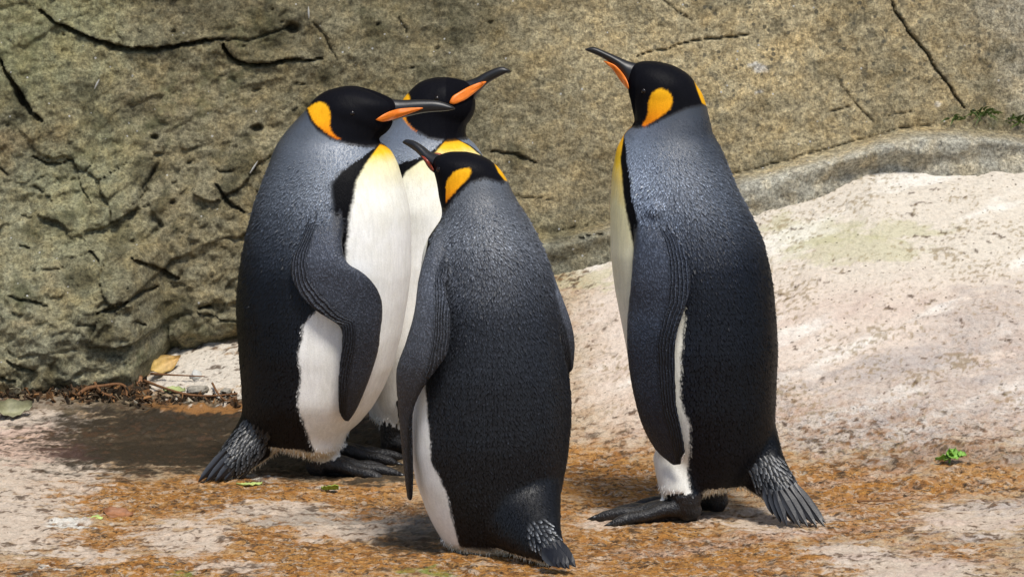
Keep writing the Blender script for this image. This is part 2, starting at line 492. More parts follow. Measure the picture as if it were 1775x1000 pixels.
pale = [(320, 935, 85, 32), (480, 890, 115, 18), (40, 800, 150, 75), (30, 910, 100, 50), (60, 720, 120, 35), (620, 915, 120, 20), (1200, 890, 60, 16), (1350, 900, 90, 22), (1580, 985, 130, 30), (1690, 900, 120, 28), (1060, 905, 60, 16), (150, 960, 80, 14), (1460, 960, 80, 18), (400, 985, 60, 12)]
for b in pale:
    m = blob(*b, 0.45); C = mix(C, (0.54, 0.45, 0.36), 0.85 * m); stain = stain * (1 - 0.72 * m)
C = mix(C, (0.52, 0.32, 0.24), 0.5 * blob(45, 770, 100, 30, .6))
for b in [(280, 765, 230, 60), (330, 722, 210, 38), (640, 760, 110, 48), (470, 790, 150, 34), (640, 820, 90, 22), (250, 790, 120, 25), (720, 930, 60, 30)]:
    m = blob(*b, 0.7); C = mix(C, (0.024, 0.016, 0.007), 0.96 * m); wet_shade = np.maximum(wet_shade, 0.75 * m); stain = stain * (1 - 0.88 * m)  # damp brown rock at left; patches among the birds also paint in their shade
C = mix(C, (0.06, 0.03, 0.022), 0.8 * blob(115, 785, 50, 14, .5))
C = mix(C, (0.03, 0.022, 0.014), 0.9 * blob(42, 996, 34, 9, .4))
C = mix(C, (0.33, 0.15, 0.04), 0.7 * blob(360, 708, 90, 8, .6))
C = mix(C, (0.19, 0.17, 0.14), 0.5 * blob(560, 900, 120, 14, .6) + 0.4 * blob(700, 900, 70, 30, .5))  # grey patches; the right one paints in the front bird's shadow
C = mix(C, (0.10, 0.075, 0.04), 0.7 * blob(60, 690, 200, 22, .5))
slab = blob(340, 640, 110, 50, .3) * (wx < 440); C = mix(C, (0.58, 0.52, 0.43), slab); stain *= (1 - 0.8 * slab); wet_shade *= (1 - slab)
for b in [(135, 905, 32, 8), (440, 830, 45, 5), (560, 850, 24, 7), (190, 640, 30, 8), (90, 985, 25, 5)]:
    C = mix(C, (0.66, 0.66, 0.60), 0.75 * blob(*b, .4))
me = grid_mesh('ground', V, len(gx), len(gy))
wst = fbm(X * 4 - Y * 7, Y * 2.2 + X * 1.2, 241, 4, 0.6)
C = mix(C, (0.80, 0.77, 0.70), 0.5 * sm(0.08, 0.36, wst) * cream)
pst = fbm(X * 3 - Y * 5, Y * 2.5 + X, 251, 5, 0.65); C = mix(C, (0.46, 0.345, 0.285), 0.55 * sm(0.05, 0.35, pst) * right * sm(420, 520, wy))
C = mix(C, (0.36, 0.32, 0.30), 0.6 * sm(0.0, 0.3, -pst) * right * sm(520, 640, wy) * sm(1300, 1480, wx))
fl = fbm(X * 34, Y * 46, 221, 3, 0.7); fcl = fbm(X * 5, Y * 9, 225, 3)
fleck = sm(0.12, 0.28, fl + 0.40 * fcl - 0.20 * cream + 0.16 * (stain - 0.5))
C = mix(C, (0.055, 0.028, 0.012), 0.85 * fleck)
f2 = fbm(X * 75, Y * 85, 261, 2, 0.7); f2c = fbm(X * 6 + 3, Y * 8, 265, 3); C = mix(C, (0.20, 0.14, 0.055), 0.6 * sm(0.24, 0.40, f2 + 0.85 * f2c - 0.08) * right * sm(860, 760, wy))
C = mix(C, (0.20, 0.24, 0.045), 0.85 * blob(745, 997, 55, 7, .5) + .7 * blob(310, 997, 40, 6, .5))
set_col(me, 'Col', C); set_col(me, 'Aux', np.stack([wet_shade, np.clip(stain, 0, 1), pits, np.ones(len(X))], 1))
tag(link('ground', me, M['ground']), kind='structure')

# ------------------------------------------------------------------ the rock face behind
LEAN = 0.16
wxs = spaced(-1.36, 1.46, 0.0040, -7.5, 7.5, 1.18); wzs = spaced(-0.06, 1.02, 0.0040, -0.5, 3.2, 1.16)
GX, GZ = np.meshgrid(wxs, wzs); X = GX.ravel(); Z = GZ.ravel()
zc = contact_z(X)
ystraight = np.interp(X, [WWX[0], WWX[-4], WWX[-3], WWX[-2], WWX[-1]], [1.16, WALL_Y[-4], WALL_Y[-3], WALL_Y[-2], WALL_Y[-1]])
kz = sm(0.50, 0.12, Z - zc + 0.05 * fbm(X * 4, Z * 4, 57, 2))
Yb = wall_y(X) * kz + ystraight * (1 - kz) + LEAN * (Z - zc)
px, py = w2p(np.stack([X, Yb, Z], 1))
D = np.zeros(len(X))                                   # outward (towards the viewer) relief
left = sm(900, 350, px)
D += 0.050 * fbm(X * 1.3, Z * 1.6, 61, 3)
D += (0.011 + 0.016 * left) * fbm(X * 4.5 + 1.5 * Z, Z * 6.0 - 1.2 * X, 65, 4, 0.55)
D += (0.003 + 0.010 * left * sm(150, 420, py)) * fbm(X * 11 + 6 * Z, Z * 17 - 5 * X, 71, 3, 0.5, True)
D += (0.0045 + 0.0035 * left) * fbm(X * 38, Z * 42, 75, 3, 0.65)
# broken facets low on the left
q1, q2, qr = cells2(X * 6.5 + 0.8 * fbm(X * 5, Z * 5, 81, 3), Z * 11 - X * 3 + 0.8 * fbm(X * 5, Z * 5, 85, 3), 8)
fac = left * sm(230, 430, py)
qx_ = hash2(np.floor(qr * 9973), qr * 0, 3) - .5; qz_ = hash2(np.floor(qr * 7919), qr * 0, 4) - .5
fac = np.maximum(sm(820, 380, px) * sm(190, 330, py), 0.35 * left)
D += fac * (0.030 * (qr - 0.5) + 0.05 * (qx_ * np.sin(X * 14) + qz_ * np.sin(Z * 19)) * 0.35) * sm(0.0, 0.035, q2 - q1) - fac * 0.006 * sm(0.05, 0.0, q2 - q1)
r1, r2, rr1 = cells2(X * 17 + Z * 6 + 1.2 * fbm(X * 9, Z * 9, 87, 3), Z * 27 - X * 8 + 1.2 * fbm(X * 9, Z * 9, 88, 3), 18)
D += (0.25 + 0.75 * fac) * 0.011 * (rr1 - 0.5) * sm(0, 0.06, r2 - r1) * sm(1250, 700, px)
cra = np.zeros(len(X)); mossm = np.zeros(len(X))
jx = px + 5 * fbm(X * 22, Z * 22, 91, 3, 0.6) ; jy = py + 5 * fbm(X * 22, Z * 22, 95, 3, 0.6)
def crack(pts, w, depth, lip=0.0):
    """an open joint in the rock; w: half width along it"""
    global D, cra
    P = np.asarray(pts, float)
    sel = (jx > P[:, 0].min() - 40) & (jx < P[:, 0].max() + 40) & (jy > P[:, 1].min() - 40) & (jy < P[:, 1].max() + 40)
    d, s = line_sd(jx[sel], jy[sel], P)
    ww = np.interp(s, np.linspace(0, 1, len(w)), w)
    ww = ww * (0.72 if depth >= 0.05 else 0.55) * np.clip(0.75 + 1.1 * fbm(jx[sel] * 0.045, jy[sel] * 0.045, 151, 3, 0.6), 0.12, 1.7) * (0.25 + 0.75 * sm(0, 0.15, s) * sm(1, 0.85, s))
    m = sm(ww + 1.6, ww * 0.35, d)
    D[sel] -= depth * (1 if depth >= .05 else .7) * m; cra[sel] = np.maximum(cra[sel], m)
    if lip:
        yl = np.interp(jx[sel], P[np.argsort(P[:, 0]), 0], P[np.argsort(P[:, 0]), 1])
        up = (jy[sel] < yl); D[sel] += lip * up * sm(40, 4, d) * sm(0, 0.12, s) * sm(1, 0.88, s)
crack([(70, 20), (100, 42), (140, 58), (170, 74), (195, 82), (230, 86), (265, 86), (300, 80), (350, 73), (388, 70)], [2, 3, 3.5, 4, 5, 8, 9, 5, 3.5, 3], 0.06, 0.012)
crack([(388, 70), (430, 70), (470, 60), (500, 48)], [2, 2, 3, 5], 0.018)
crack([(386, 78), (394, 97), (414, 112), (445, 117), (490, 108), (556, 104)], [3, 4, 4.5, 4.5, 3.5, 2.5], 0.05, 0.008)
crack([(0, 100), (18, 130), (30, 158), (44, 178), (56, 195), (78, 208)], [2, 3.5, 8, 13, 9, 2], 0.06)
crack([(58, 268), (80, 283), (105, 283), (132, 274)], [1.5, 3, 2.5, 1.5], 0.03)
crack([(130, 275), (140, 320), (158, 352)], [0.8, 2.5, 2], 0.02)
crack([(60, 325), (90, 348)], [2, 3], 0.02); crack([(0, 290), (16, 305)], [2, 2], .02)
crack([(1543, -20), (1552, 20), (1578, 58), (1606, 92), (1622, 120), (1645, 150), (1669, 188)], [3, 3.2, 2.6, 2.8, 2.5, 3, 2.5], 0.035)
crack([(1105, 97), (1150, 86), (1200, 73), (1240, 68), (1300, 60)], [1.2, 2, 1.5, 1.2, 1], 0.018)
crack([(1450, 133), (1472, 165), (1500, 200), (1515, 212)], [1.5, 2, 1.2, 1], 0.012)
crack([(1435, 197), (1480, 184)], [1.4, 1.2], .012); crack([(1540, 200), (1578, 194)], [1.4, 1.2], .012)
crack([(1150, 0), (1200, 40)], [1, 1.5], 0.012)
crack([(228, 444), (265, 457), (290, 470), (312, 482)], [4, 5, 7, 7], 0.035, 0.01)
crack([(170, 542), (205, 530), (240, 512), (272, 497)], [7, 6, 5, 3], 0.045)
crack([(372, 318), (385, 335), (402, 358), (425, 368)], [8, 9, 8, 4], 0.035)
crack([(158, 432), (172, 452)], [6, 4], 0.03); crack([(14, 512), (45, 522), (85, 530)], [6, 4, 3], .03)
crack([(15, 626), (40, 640), (60, 645)], [6, 7, 4], 0.04); crack([(0, 654), (22, 660)], [4, 4], 0.04)
crack([(32, 425), (50, 432)], [4, 3], 0.03); crack([(38, 375), (55, 378)], [3, 3], .02)
crack([(235, 555), (255, 560)], [5, 4], 0.03); crack([(345, 535), (365, 530)], [6, 5], 0.03); crack([(60, 470), (110, 462)], [2, 2], .02)
crack([(300, 605), (300, 640), (290, 560)], [2, 2, 2], 0.02); crack([(270, 290), (252, 330), (235, 352)], [3, 3, 2], .02)
crack([(375, 296), (405, 298)], [3, 2], .02); crack([(850, 262), (895, 268), (932, 282)], [3, 5, 3], 0.02)
crack([(540, 40), (560, 60), (585, 110)], [3, 4, 3], 0.014); crack([(690, 30), (705, 60)], [3, 3], 0.015)
crack([(960, 410), (1000, 406), (1050, 398)], [3, 3, 3], 0.03); crack([(820, 330), (960, 345)], [2, 2], 0.01)
for hx, hy, hr, hd in [(445, 224, 10, .035), (506, 50, 13, .035), (266, 241, 8, .025), (272, 268, 8, .02), (655, 45, 4, .02), (110, 60, 3, .015), (300, 350, 7, .02), (230, 420, 5, .02), (325, 285, 4, .02), (850, 40, 5, .012), (480, 400, 6, .02)]:
    d = np.hypot(jx - hx, (jy - hy) * 1.4); m = sm(hr * 1.3, hr * 0.3, d); D -= hd * m; cra = np.maximum(cra, m)
for k in range(44):                                       # small chips all over
    hx = rng.uniform(-50, 900) if k < 50 else rng.uniform(900, 1800); hy = rng.uniform(0, 620); hr = rng.uniform(1.5, 4.5)
    el = rng.uniform(0.35, 1.2); an = rng.uniform(-0.6, 0.6)
    sel = (np.abs(jx - hx) < 30) & (np.abs(jy - hy) < 30)
    dx = jx[sel] - hx; dy = jy[sel] - hy
    d = np.hypot((dx * math.cos(an) + dy * math.sin(an)) * el, (dy * math.cos(an) - dx * math.sin(an)) * 1.5)
    D[sel] -= 0.012 * sm(hr * 1.5, hr * .3, d)
# the low ledge of paler rock along the foot of the face on the right
LX = [600, 960, 1100, 1200, 1290, 1350, 1420, 1500, 1560, 1620, 1690, 1775, 2000]; LY = [470, 405, 370, 330, 300, 286, 265, 244, 228, 219, 224, 233, 240]
ledge_top = np.interp(px, LX, LY) + 4 * fbm(X * 8, X * 0 + 3, 101, 3)
below = py - ledge_top; fade = sm(700, 980, px)
D += fade * (0.075 * sm(-1.5, 16, below) ** 0.6 + 0.02 * sm(10, 60, below))
crack(list(zip(LX[1:10], [y - 3 for y in LY[1:10]])), [1, 1, 1, 2, 1.5, 1, 2, 1, 2], 0.010)
# undercut at the foot of the face
foot = sm(0.045, -0.005, Z - zc - 0.012 * fbm(X * 14, X * 0, 111, 3))
D -= foot * np.where(px < 240, 0.03, np.where(px < 800, 0.055, 0.03 + 0.03 * sm(1380, 1480, px) * sm(1640, 1540, px)))
V = np.stack([X, Yb - D, Z], 1)
lich = (1 - 0.7 * fade * sm(0, 12, below)) * sm(760, 1250, px) * (0.55 + 0.6 * sm(-0.3, 0.4, fbm(X * 3, Z * 3, 121, 3)))
big = fbm(X * 2.2, Z * 2.2, 125, 4)
C = np.tile([0.205, 0.18, 0.108], (len(X), 1))
C = mix(C, (0.45, 0.375, 0.225), sm(720, 1200, px) * (0.75 + 0.6 * big))
C = mix(C, (0.36, 0.335, 0.26), 0.8 * sm(1600, 1760, px - 0.4 * py))
C = mix(C, (0.115, 0.098, 0.050), 0.8 * sm(0.05, 0.45, big) * sm(950, 500, px))
C = mix(C, (0.31, 0.30, 0.19), 0.7 * sm(300, 100, px + 60 * big) * sm(150, 330, py))
C = mix(C, (0.235, 0.225, 0.155), 0.6 * sm(420, 600, py) * sm(480, 300, px))
C = mix(C, (0.47, 0.45, 0.37), fade * sm(0, 14, below) * 0.9)
C = mix(C, (0.15, 0.14, 0.07), fade * sm(1250, 1050, px) * sm(350, 420, py) * .6)
mossm = sm(-0.1, 0.5, fbm(X * 4, Z * 4, 131, 4)) * sm(1000, 300, px)
mossm = np.maximum(mossm, sm(90, 20, np.hypot(px - 50, py - 50))); mossm = np.maximum(mossm, 0.9 * sm(70, 20, np.hypot((px - 310) / 1.5, py - 170)))
mossm = np.maximum(mossm, 0.8 * sm(60, 15, np.hypot((px - 145) / 0.7, (py - 300) / 2)))
mossm = np.maximum(mossm, sm(60, 15, np.hypot((px - 1715) / 1.6, (py - 200) * 1.8)))
C = mix(C, (0.30, 0.20, 0.085), 0.5 * sm(0.1, 0.4, fbm(X * 5, Z * 6, 135, 4)) * sm(250, 40, px))
pln = cells2(X * 2.6 + 0.9 * fbm(X * 4, Z * 4, 181, 4), Z * 3.4 - X * .8 + 0.9 * fbm(X * 4, Z * 4, 185, 4), 28)[2]
C = C * (0.78 + 0.44 * pln)[:, None]
C = mix(C, (0.24, 0.245, 0.13), 0.6 * sm(200, 60, np.hypot((px - 60) / 1.2, (py - 40)) + 60 * fbm(X * 10, Z * 10, 187, 4)))
C = mix(C, (0.26, 0.26, 0.15), 0.5 * sm(130, 40, np.hypot((px - 150), (py - 320) / 2) + 60 * fbm(X * 10, Z * 10, 188, 4)))
mot = fbm(X * 9, Z * 9, 161, 4, 0.65)
C = mix(C, (0.075, 0.068, 0.034), 0.7 * sm(0.10, 0.34, mot) * sm(1150, 600, px))
C = mix(C, (0.16, 0.14, 0.085), 0.6 * sm(0.12, 0.3, mot) * sm(900, 1200, px) * (below < 0))
for mx, my, mr in [(385, 330, 38), (430, 240, 25), (140, 480, 40), (330, 560, 40), (900, 275, 32), (655, 70, 45), (560, 130, 40), (250, 300, 40), (480, 60, 40), (30, 170, 30), (800, 60, 40)]:
    dd = np.hypot(px - mx, (py - my) * 1.3) + 45 * fbm(X * 12, Z * 12, 171, 3); C = mix(C, (0.052, 0.047, 0.022), 0.7 * sm(mr, mr * .2, dd))
C = mix(C, (0.05, 0.043, 0.026), cra * 0.30)              # open joints and holes coloured darker
for dx, dy, rr_ in [(1320, 120, 14), (1305, 112, 8), (1315, 160, 7), (1625, 180, 7)]:
    dd = np.hypot((px - dx) / 1.3, (py - dy) * 1.5) + 6 * fbm(X * 60, Z * 60, 141, 2); C = mix(C, (0.6, 0.58, 0.53), 0.9 * sm(rr_, rr_ * .4, dd))
me = grid_mesh('rock_face', V, len(wxs), len(wzs)); me.flip_normals()
me.flip_normals()
set_col(me, 'Col', C); set_col(me, 'Aux', np.stack([np.clip(lich, 0, 1), np.clip(mossm, 0, 1), cra, np.ones(len(X))], 1))
tag(link('rock_face', me, M['wall']), kind='structure')
WALL_YS = V[:, 1].reshape(len(wzs), len(wxs))
def wall_point(px_, py_, off=0.003):
    Yg = 1.4
    for _ in range(6):
        p = p2w(px_, py_, Yg)
        i = np.clip(np.searchsorted(wxs, p[0]), 0, len(wxs) - 1); j = np.clip(np.searchsorted(wzs, p[2]), 0, len(wzs) - 1)
        Yg = WALL_YS[j, i] - off
    return p2w(px_, py_, Yg)

def on_ground(px_, py_):
    """the spot of the floor seen there"""
    lo, hi = -1.0, 1.3
    for _ in range(40):
        m = (lo + hi) / 2; p = p2w(px_, py_, m)
        if p[2] > ground_z(p[0], p[1]): lo = m
        else: hi = m
    return p2w(px_, py_, lo)

# ------------------------------------------------------------------ penguins
VOX = 0.0027
WHITE = (0.86, 0.85, 0.815); CREAM = (0.85, 0.83, 0.73); YEL = (0.82, 0.52, 0.035); ORA = (0.80, 0.27, 0.012)
BLACK = (0.006, 0.006, 0.008); EAR = (0.86, 0.36, 0.012)

def add(V0, F0, parts, lab, labels):
    parts.append((np.asarray(V0, float), F0)); labels.append(lab)

def merge(parts):
    Vs, Fs, off = [], [], 0
    for v, f in parts:
        Vs.append(v); Fs += [tuple(i + off for i in q) for q in f]; off += len(v)
    return np.vstack(Vs), Fs

def foot_parts(ankle, direc, L, gz, top, dark):
    """ankle joint on the floor, three toes and their web"""
    d = np.array([math.cos(direc), math.sin(direc), 0]); s = np.array([-d[1], d[0], 0]); a = np.array([ankle[0], ankle[1], gz])
    out = []
    out.append(tube([a + [0, 0, top], a + [0, 0, top * 0.55] - 0.004 * d, a + [0, 0, 0.022] - 0.012 * d, a + [0, 0, 0.014] - 0.026 * d], [0.030, 0.027, 0.024, 0.012], 14, 1.0, tuple(s), 3))
    tips = []
    for k, (ang, ll) in enumerate([(-0.40, 0.90), (0.0, 1.0), (0.40, 0.88)]):
        t = d * math.cos(ang) + s * math.sin(ang); e = a + t * L * ll
        pts = [a + [0, 0, 0.030] - 0.01 * d, a + t * L * ll * 0.30 + [0, 0, 0.027], a + t * L * ll * 0.55 + [0, 0, 0.018], a + t * L * ll * 0.72 + [0, 0, 0.016], a + t * L * ll * 0.9 + [0, 0, 0.010], e + [0, 0, 0.006]]
        out.append(tube(pts, [0.020, 0.0155, 0.0115, 0.0125, 0.0105, 0.006], 12, 0.95, (0, 0, 1), 3))
        tips.append((e + [0, 0, 0.007], t))
    w = []
    for ang in np.linspace(-0.40, 0.40, 9):
        r = L * (0.66 - 0.10 * math.cos(ang * 2 * math.pi / 0.40) * 0 + 0.05 * abs(math.sin(ang * math.pi / 0.40)) * -1)
        w.append(a + (d * math.cos(ang) + s * math.sin(ang)) * r)
    up = [a + [0, 0, 0.020]] + [p + [0, 0, 0.014] for p in w]; dn = [a + [0, 0, 0.004]] + [p + [0, 0, 0.004] for p in w]
    Vw = np.array(up + dn); n = len(up); F = []
    for i in range(1, n - 1): F.append((0, i, i + 1)); F.append((n, n + i + 1, n + i))
    rim = list(range(n))
    for i in range(n):
        j = (i + 1) % n; F.append((i, n + i, n + j, j))
    out.append((Vw, F))
    return out, tips

def penguin(cfg):
    Y0 = cfg['Y']; rows_L = np.array(cfg['L'], float); rows_R = np.array(cfg['R'], float)
    top = cfg['top']; bot = cfg['bot']
    rows = np.unique(np.concatenate([np.arange(top, top + 14, 0.8), np.arange(top + 14, bot - 8, 3.0), np.arange(bot - 8, bot + .1, 1.0)]))
    fine = np.arange(top, bot + 1, 1.0)
    xl = np.interp(rows, fine, gsmooth(np.interp(fine, rows_L[:, 1], rows_L[:, 0]), 4.0))
    xr = np.interp(rows, fine, gsmooth(np.interp(fine, rows_R[:, 1], rows_R[:, 0]), 4.0))
    xr = np.maximum(xr, xl + 4)
    bt = np.array(cfg['b'], float); bpx = np.interp(rows, fine, gsmooth(np.interp(fine, bt[:, 0], bt[:, 1]), 10.0))
    tt = np.clip((rows - top) / cfg.get('cap', 46), 0, 1); bpx = bpx * np.sqrt(np.clip(1 - (1 - tt) ** 2, 0.004, 1))
    tb = np.clip((bot - rows) / cfg.get('capb', 26), 0, 1); bpx = bpx * np.sqrt(np.clip(1 - (1 - tb) ** 2, 0.01, 1))
    mpp = (Y0 - CAMY) * 1.012 / FPX                         # metres per photograph pixel at this bird
    yo = np.array(cfg.get('yo', [(top, 0), (bot, 0)]), float); cyr = Y0 + np.interp(rows, yo[:, 0], yo[:, 1])
    PL = p2w(xl, rows, cyr); PR = p2w(xr, rows, cyr)
    cx = (PL[:, 0] + PR[:, 0]) / 2; a = (PR[:, 0] - PL[:, 0]) / 2; rz = PL[:, 2]; b = bpx * mpp
    base = np.array([*cfg['base'], 0.0]); gz = float(ground_z(base[0], base[1])); base[2] = gz
    an = np.linspace(0, 2 * math.pi, 72, endpoint=False); ca, sa = np.cos(an), np.sin(an); e = 2 / 2.15
    rings = [np.stack([cx[i] + a[i] * np.sign(ca) * np.abs(ca) ** e, cyr[i] + b[i] * np.sign(sa) * np.abs(sa) ** e, np.full(72, rz[i])], 1) for i in range(len(rows))]
    parts, labels = [], []
    add(*ring_loft(rings), parts, 0, labels)
    zo = np.argsort(rz)
    def ring_at(z):
        return (np.interp(z, rz[zo], cx[zo]), np.interp(z, rz[zo], cyr[zo]), np.interp(z, rz[zo], a[zo]), np.interp(z, rz[zo], b[zo]))
    def surf(px_, py_, fl=0.10):
        p = p2w(px_, py_, Y0); c, cy, aa, bb = ring_at(p[..., 2])
        return cy - bb * np.sqrt(np.clip(1 - ((p[..., 0] - c) / aa) ** 2, fl, 1))
    # skull
    for (sx, sy, rx, ry, rd, tilt) in cfg['skull']:
        c = p2w(sx, sy, Y0 + np.interp(sy, yo[:, 0], yo[:, 1])); V0, F0 = [], []
        nu, nv = 28, 18; rr = []
        for j in range(nv):
            ph = math.pi * (j + 0.5) / nv - math.pi / 2
            u_ = np.linspace(0, 2 * math.pi, nu, endpoint=False)
            lx = rx * mpp * np.cos(ph) * np.cos(u_); ly = rd * mpp * np.cos(ph) * np.sin(u_); lz = np.full(nu, ry * mpp * math.sin(ph))
            rr.append(np.stack([c[0] + lx * math.cos(tilt) - lz * math.sin(tilt), c[1] + ly, c[2] + lx * math.sin(tilt) + lz * math.cos(tilt)], 1))
        add(*ring_loft(rr), parts, 0, labels)
    # flippers
    flips = []
    def flipper(A, B, th, sgn_n):
        m = 220; A = catmull(A, m); B = catmull(B, m); th = np.interp(np.linspace(0, 1, m), np.linspace(0, 1, len(th)), th)
        T = np.gradient((A + B) / 2, axis=0); W = B - A; Nn = np.cross(T, W); Nn /= np.linalg.norm(Nn, axis=1)[:, None] + 1e-9
        Nn *= np.where((Nn @ np.array(sgn_n)) < 0, -1, 1)[:, None]
        n = 20; q = np.linspace(0, 2 * math.pi, n, endpoint=False); rr = []
        for k in range(0, m, 3):
            uu = 0.5 - 0.5 * np.cos(q); hh = np.sin(q) * (1.15 - 0.5 * uu)
            rr.append(A[k] + uu[:, None] * W[k] + hh[:, None] * th[k] * Nn[k])
        flips.append((A, B)); add(*ring_loft(rr), parts, len(flips), labels)
    for f in cfg['flip']:
        st = np.array(f['st'], float)                      # front edge px, back edge px, offsets
        ya = surf(st[:, 0], st[:, 1], f.get('fl', .15)) if 'yabs' not in f else Y0 + st[:, 4]
        yb = surf(st[:, 2], st[:, 3], f.get('fl', .15)) if 'yabs' not in f else Y0 + st[:, 5]
        if 'yabs' not in f: ya = ya + st[:, 4]; yb = yb + st[:, 5]
        yb = yb - 0.010 * np.clip((np.arange(len(yb)) - 1) / 2, 0, 1)
        flipper(p2w(st[:, 0], st[:, 1], ya), p2w(st[:, 2], st[:, 3], yb), f['th'], (0, -1, 0))
    af = math.radians(cfg['face'])
    for side in cfg.get('hidden_flip', []):
        A, B = [], []
        r0, r1 = cfg['frow']
        for t in np.linspace(0, 1, 9):
            r = r0 + (r1 - r0) * t; z = p2w(800, r, Y0)[2]; c, cy, aa, bb = ring_at(np.array(z))
            w = np.interp(t, [0, .2, .5, .8, 1], [0.20, 0.34, 0.36, 0.28, 0.05]); o = np.interp(t, [0, .15, 1], [-0.02, 0.012, 0.016])
            al = af + side * (math.radians(96) - 0.15 * t)
            for lst, q in ((A, al - side * w), (B, al + side * w)):
                lst.append([c + (aa + o) * math.cos(q), cy + (bb + o) * math.sin(q), z])
        q = af + side * math.radians(96)
        flipper(np.array(A), np.array(B), [.010, .013, .011, .009, .005], (math.cos(q), math.sin(q), 0))
    # tail stump
    tl = cfg['tail']; tp = np.array([p2w(x, y, Y0 + o) for x, y, o, w in tl]); tw = np.array([w for *_, w in tl]) * mpp
    add(*tube(tp, tw, 18, cfg.get('tflat', 0.8), cfg.get('tup', (0, 1, 0)), 4), parts, 0, labels)
    # feet
    claws = []
    for (fx, fy, direc, L, topz) in cfg['feet']:
        g = float(ground_z(fx, fy)) - 0.002
        fp, tips = foot_parts((fx, fy), math.radians(direc), L, g, topz, True)
        for v, f in fp: add(v, f, parts, 100, labels)
        claws += tips
    # thighs
    for (x0, y0, z0, x1, y1, z1, r0, r1) in cfg['thigh']:
        add(*tube([(x0, y0, z0), ((x0 + x1) / 2, (y0 + y1) / 2, (z0 + z1) / 2), (x1, y1, z1)], [r0, (r0 + r1) / 2 * 1.05, r1], 16, 1, (0, 1, 0), 3), parts, 0, labels)

    root = empty('king_penguin', base)
    tag(root, cfg['label'], 'penguin', 'king penguins standing on the rock floor')
    # one continuous skin
    V0, F0 = merge([(v - base, f) for v, f in parts])
    tmp = mesh_np('tmp', V0, F0); to = bpy.data.objects.new('tmp', tmp); COL.objects.link(to)
    md = to.modifiers.new('r', 'REMESH'); md.mode = 'VOXEL'; md.voxel_size = VOX
    dg = bpy.context.evaluated_depsgraph_get(); me = bpy.data.meshes.new_from_object(to.evaluated_get(dg))
    bpy.data.objects.remove(to); me.name = 'body'
    n = len(me.vertices); P = np.empty(n * 3, np.float32); me.vertices.foreach_get('co', P); P = P.reshape(-1, 3).astype(float)
    E = np.empty(len(me.edges) * 2, np.int32); me.edges.foreach_get('vertices', E); E = E.reshape(-1, 2)
    deg = np.bincount(E.ravel(), minlength=n).astype(float)[:, None]
    kd = kdtree.KDTree(sum(len(v) for v, _ in parts)); lab = []
    for (v, _), l in zip(parts, labels):
        for p in v: kd.insert(p - base, len(lab)); lab.append(l)
    kd.balance(); lab = np.array(lab)
    vl = lab[np.fromiter((kd.find(p)[1] for p in P), int, n)]
    def lap(Q):
        S = np.stack([np.bincount(E[:, 0], Q[E[:, 1], i], n) + np.bincount(E[:, 1], Q[E[:, 0], i], n) for i in range(Q.shape[1])], 1)
        return S / deg - Q
    isfoot = (vl == 100)
    for it in range(14):
        lam = np.where(isfoot, 0.25 if it < 5 else 0.0, 0.5)[:, None]
        P = P + lam * lap(P)
        if it % 2 == 1: P = P - np.where(isfoot, 0.0, 0.42)[:, None] * lap(P)
    zt = p2w(800, bot - 190, Y0)[2] - base[2]; zb = p2w(800, bot - 110, Y0)[2] - base[2]
    rump = (sm(zt, zb, P[:, 2]) * (vl == 0))[:, None]
    for it in range(36): P = P + 0.5 * rump * lap(P)
    me.vertices.foreach_set('co', P.astype(np.float32).ravel()); me.update(); shade_smooth(me)
    Nn = np.empty(n * 3, np.float32); me.vertices.foreach_get('normal', Nn); Nn = Nn.reshape(-1, 3)
    # plumage
    Wp = P + base; c, cy, aa, bb = ring_at(Wp[:, 2])
    row = np.interp(Wp[:, 2], rz[zo], rows[zo])
    al = np.arctan2((Wp[:, 1] - cy) / bb, (Wp[:, 0] - c) / aa)
    def wrap(t): return (t + math.pi) % (2 * math.pi) - math.pi
    th = np.abs(wrap(al - af))
    bd = np.array(cfg['white'], float); xb = np.interp(row, bd[:, 1], bd[:, 0])
    Yr = np.interp(row, rows, cyr); xbw = p2w(xb, row, Yr)[:, 0]
    alb = -np.arccos(np.clip((xbw - c) / aa, -1, 1)); thb = np.abs(wrap(alb - af))
    jag = 0.035 * fbm(al * 30, Wp[:, 2] * 190, 5, 3, 0.7) + 0.035 * fbm(al * 5, Wp[:, 2] * 34, 7, 3)
    jag *= np.interp(row, [top, cfg['neck'], cfg['neck'] + 40, bot], [0.1, 0.2, 0.7, 1.0])
    wm = sm(0.028, -0.028, th - thb + jag)
    # back: silver at the neck, slate and painted-in highlight on the shoulders, almost black lower down
    gr = np.array(cfg['grey'], float)
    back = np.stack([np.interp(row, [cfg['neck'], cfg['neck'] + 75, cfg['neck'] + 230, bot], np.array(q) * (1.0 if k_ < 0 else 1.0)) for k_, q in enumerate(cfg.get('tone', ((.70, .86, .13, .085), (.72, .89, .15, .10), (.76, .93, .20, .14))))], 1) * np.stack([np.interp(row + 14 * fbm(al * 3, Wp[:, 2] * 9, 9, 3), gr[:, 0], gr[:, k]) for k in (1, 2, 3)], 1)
    sp_ = cfg.get('spine_shade', 1.0); back = back * np.interp(th, [1.15, 1.8, 2.7], [1.2, 0.45 + 0.55 * sp_, sp_])[:, None]  # darker towards the back: part plumage, part side shading put into the colour
    bn = np.array(cfg['band'], float); bw = np.interp(row, bn[:, 0], bn[:, 1])
    edge = th - thb
    bm_ = sm(bw * 1.05, bw * 0.72, edge + 0.02 * fbm(al * 8, Wp[:, 2] * 40, 13, 2)) * (bw > 0.005)
    C = mix(back, (0.005, 0.005, 0.006), bm_)
    # breast: orange at the throat through yellow and cream to white
    t = (row - cfg['throat']) / cfg['ylen'] + 0.10 * fbm(al * 6, Wp[:, 2] * 30, 15, 2)
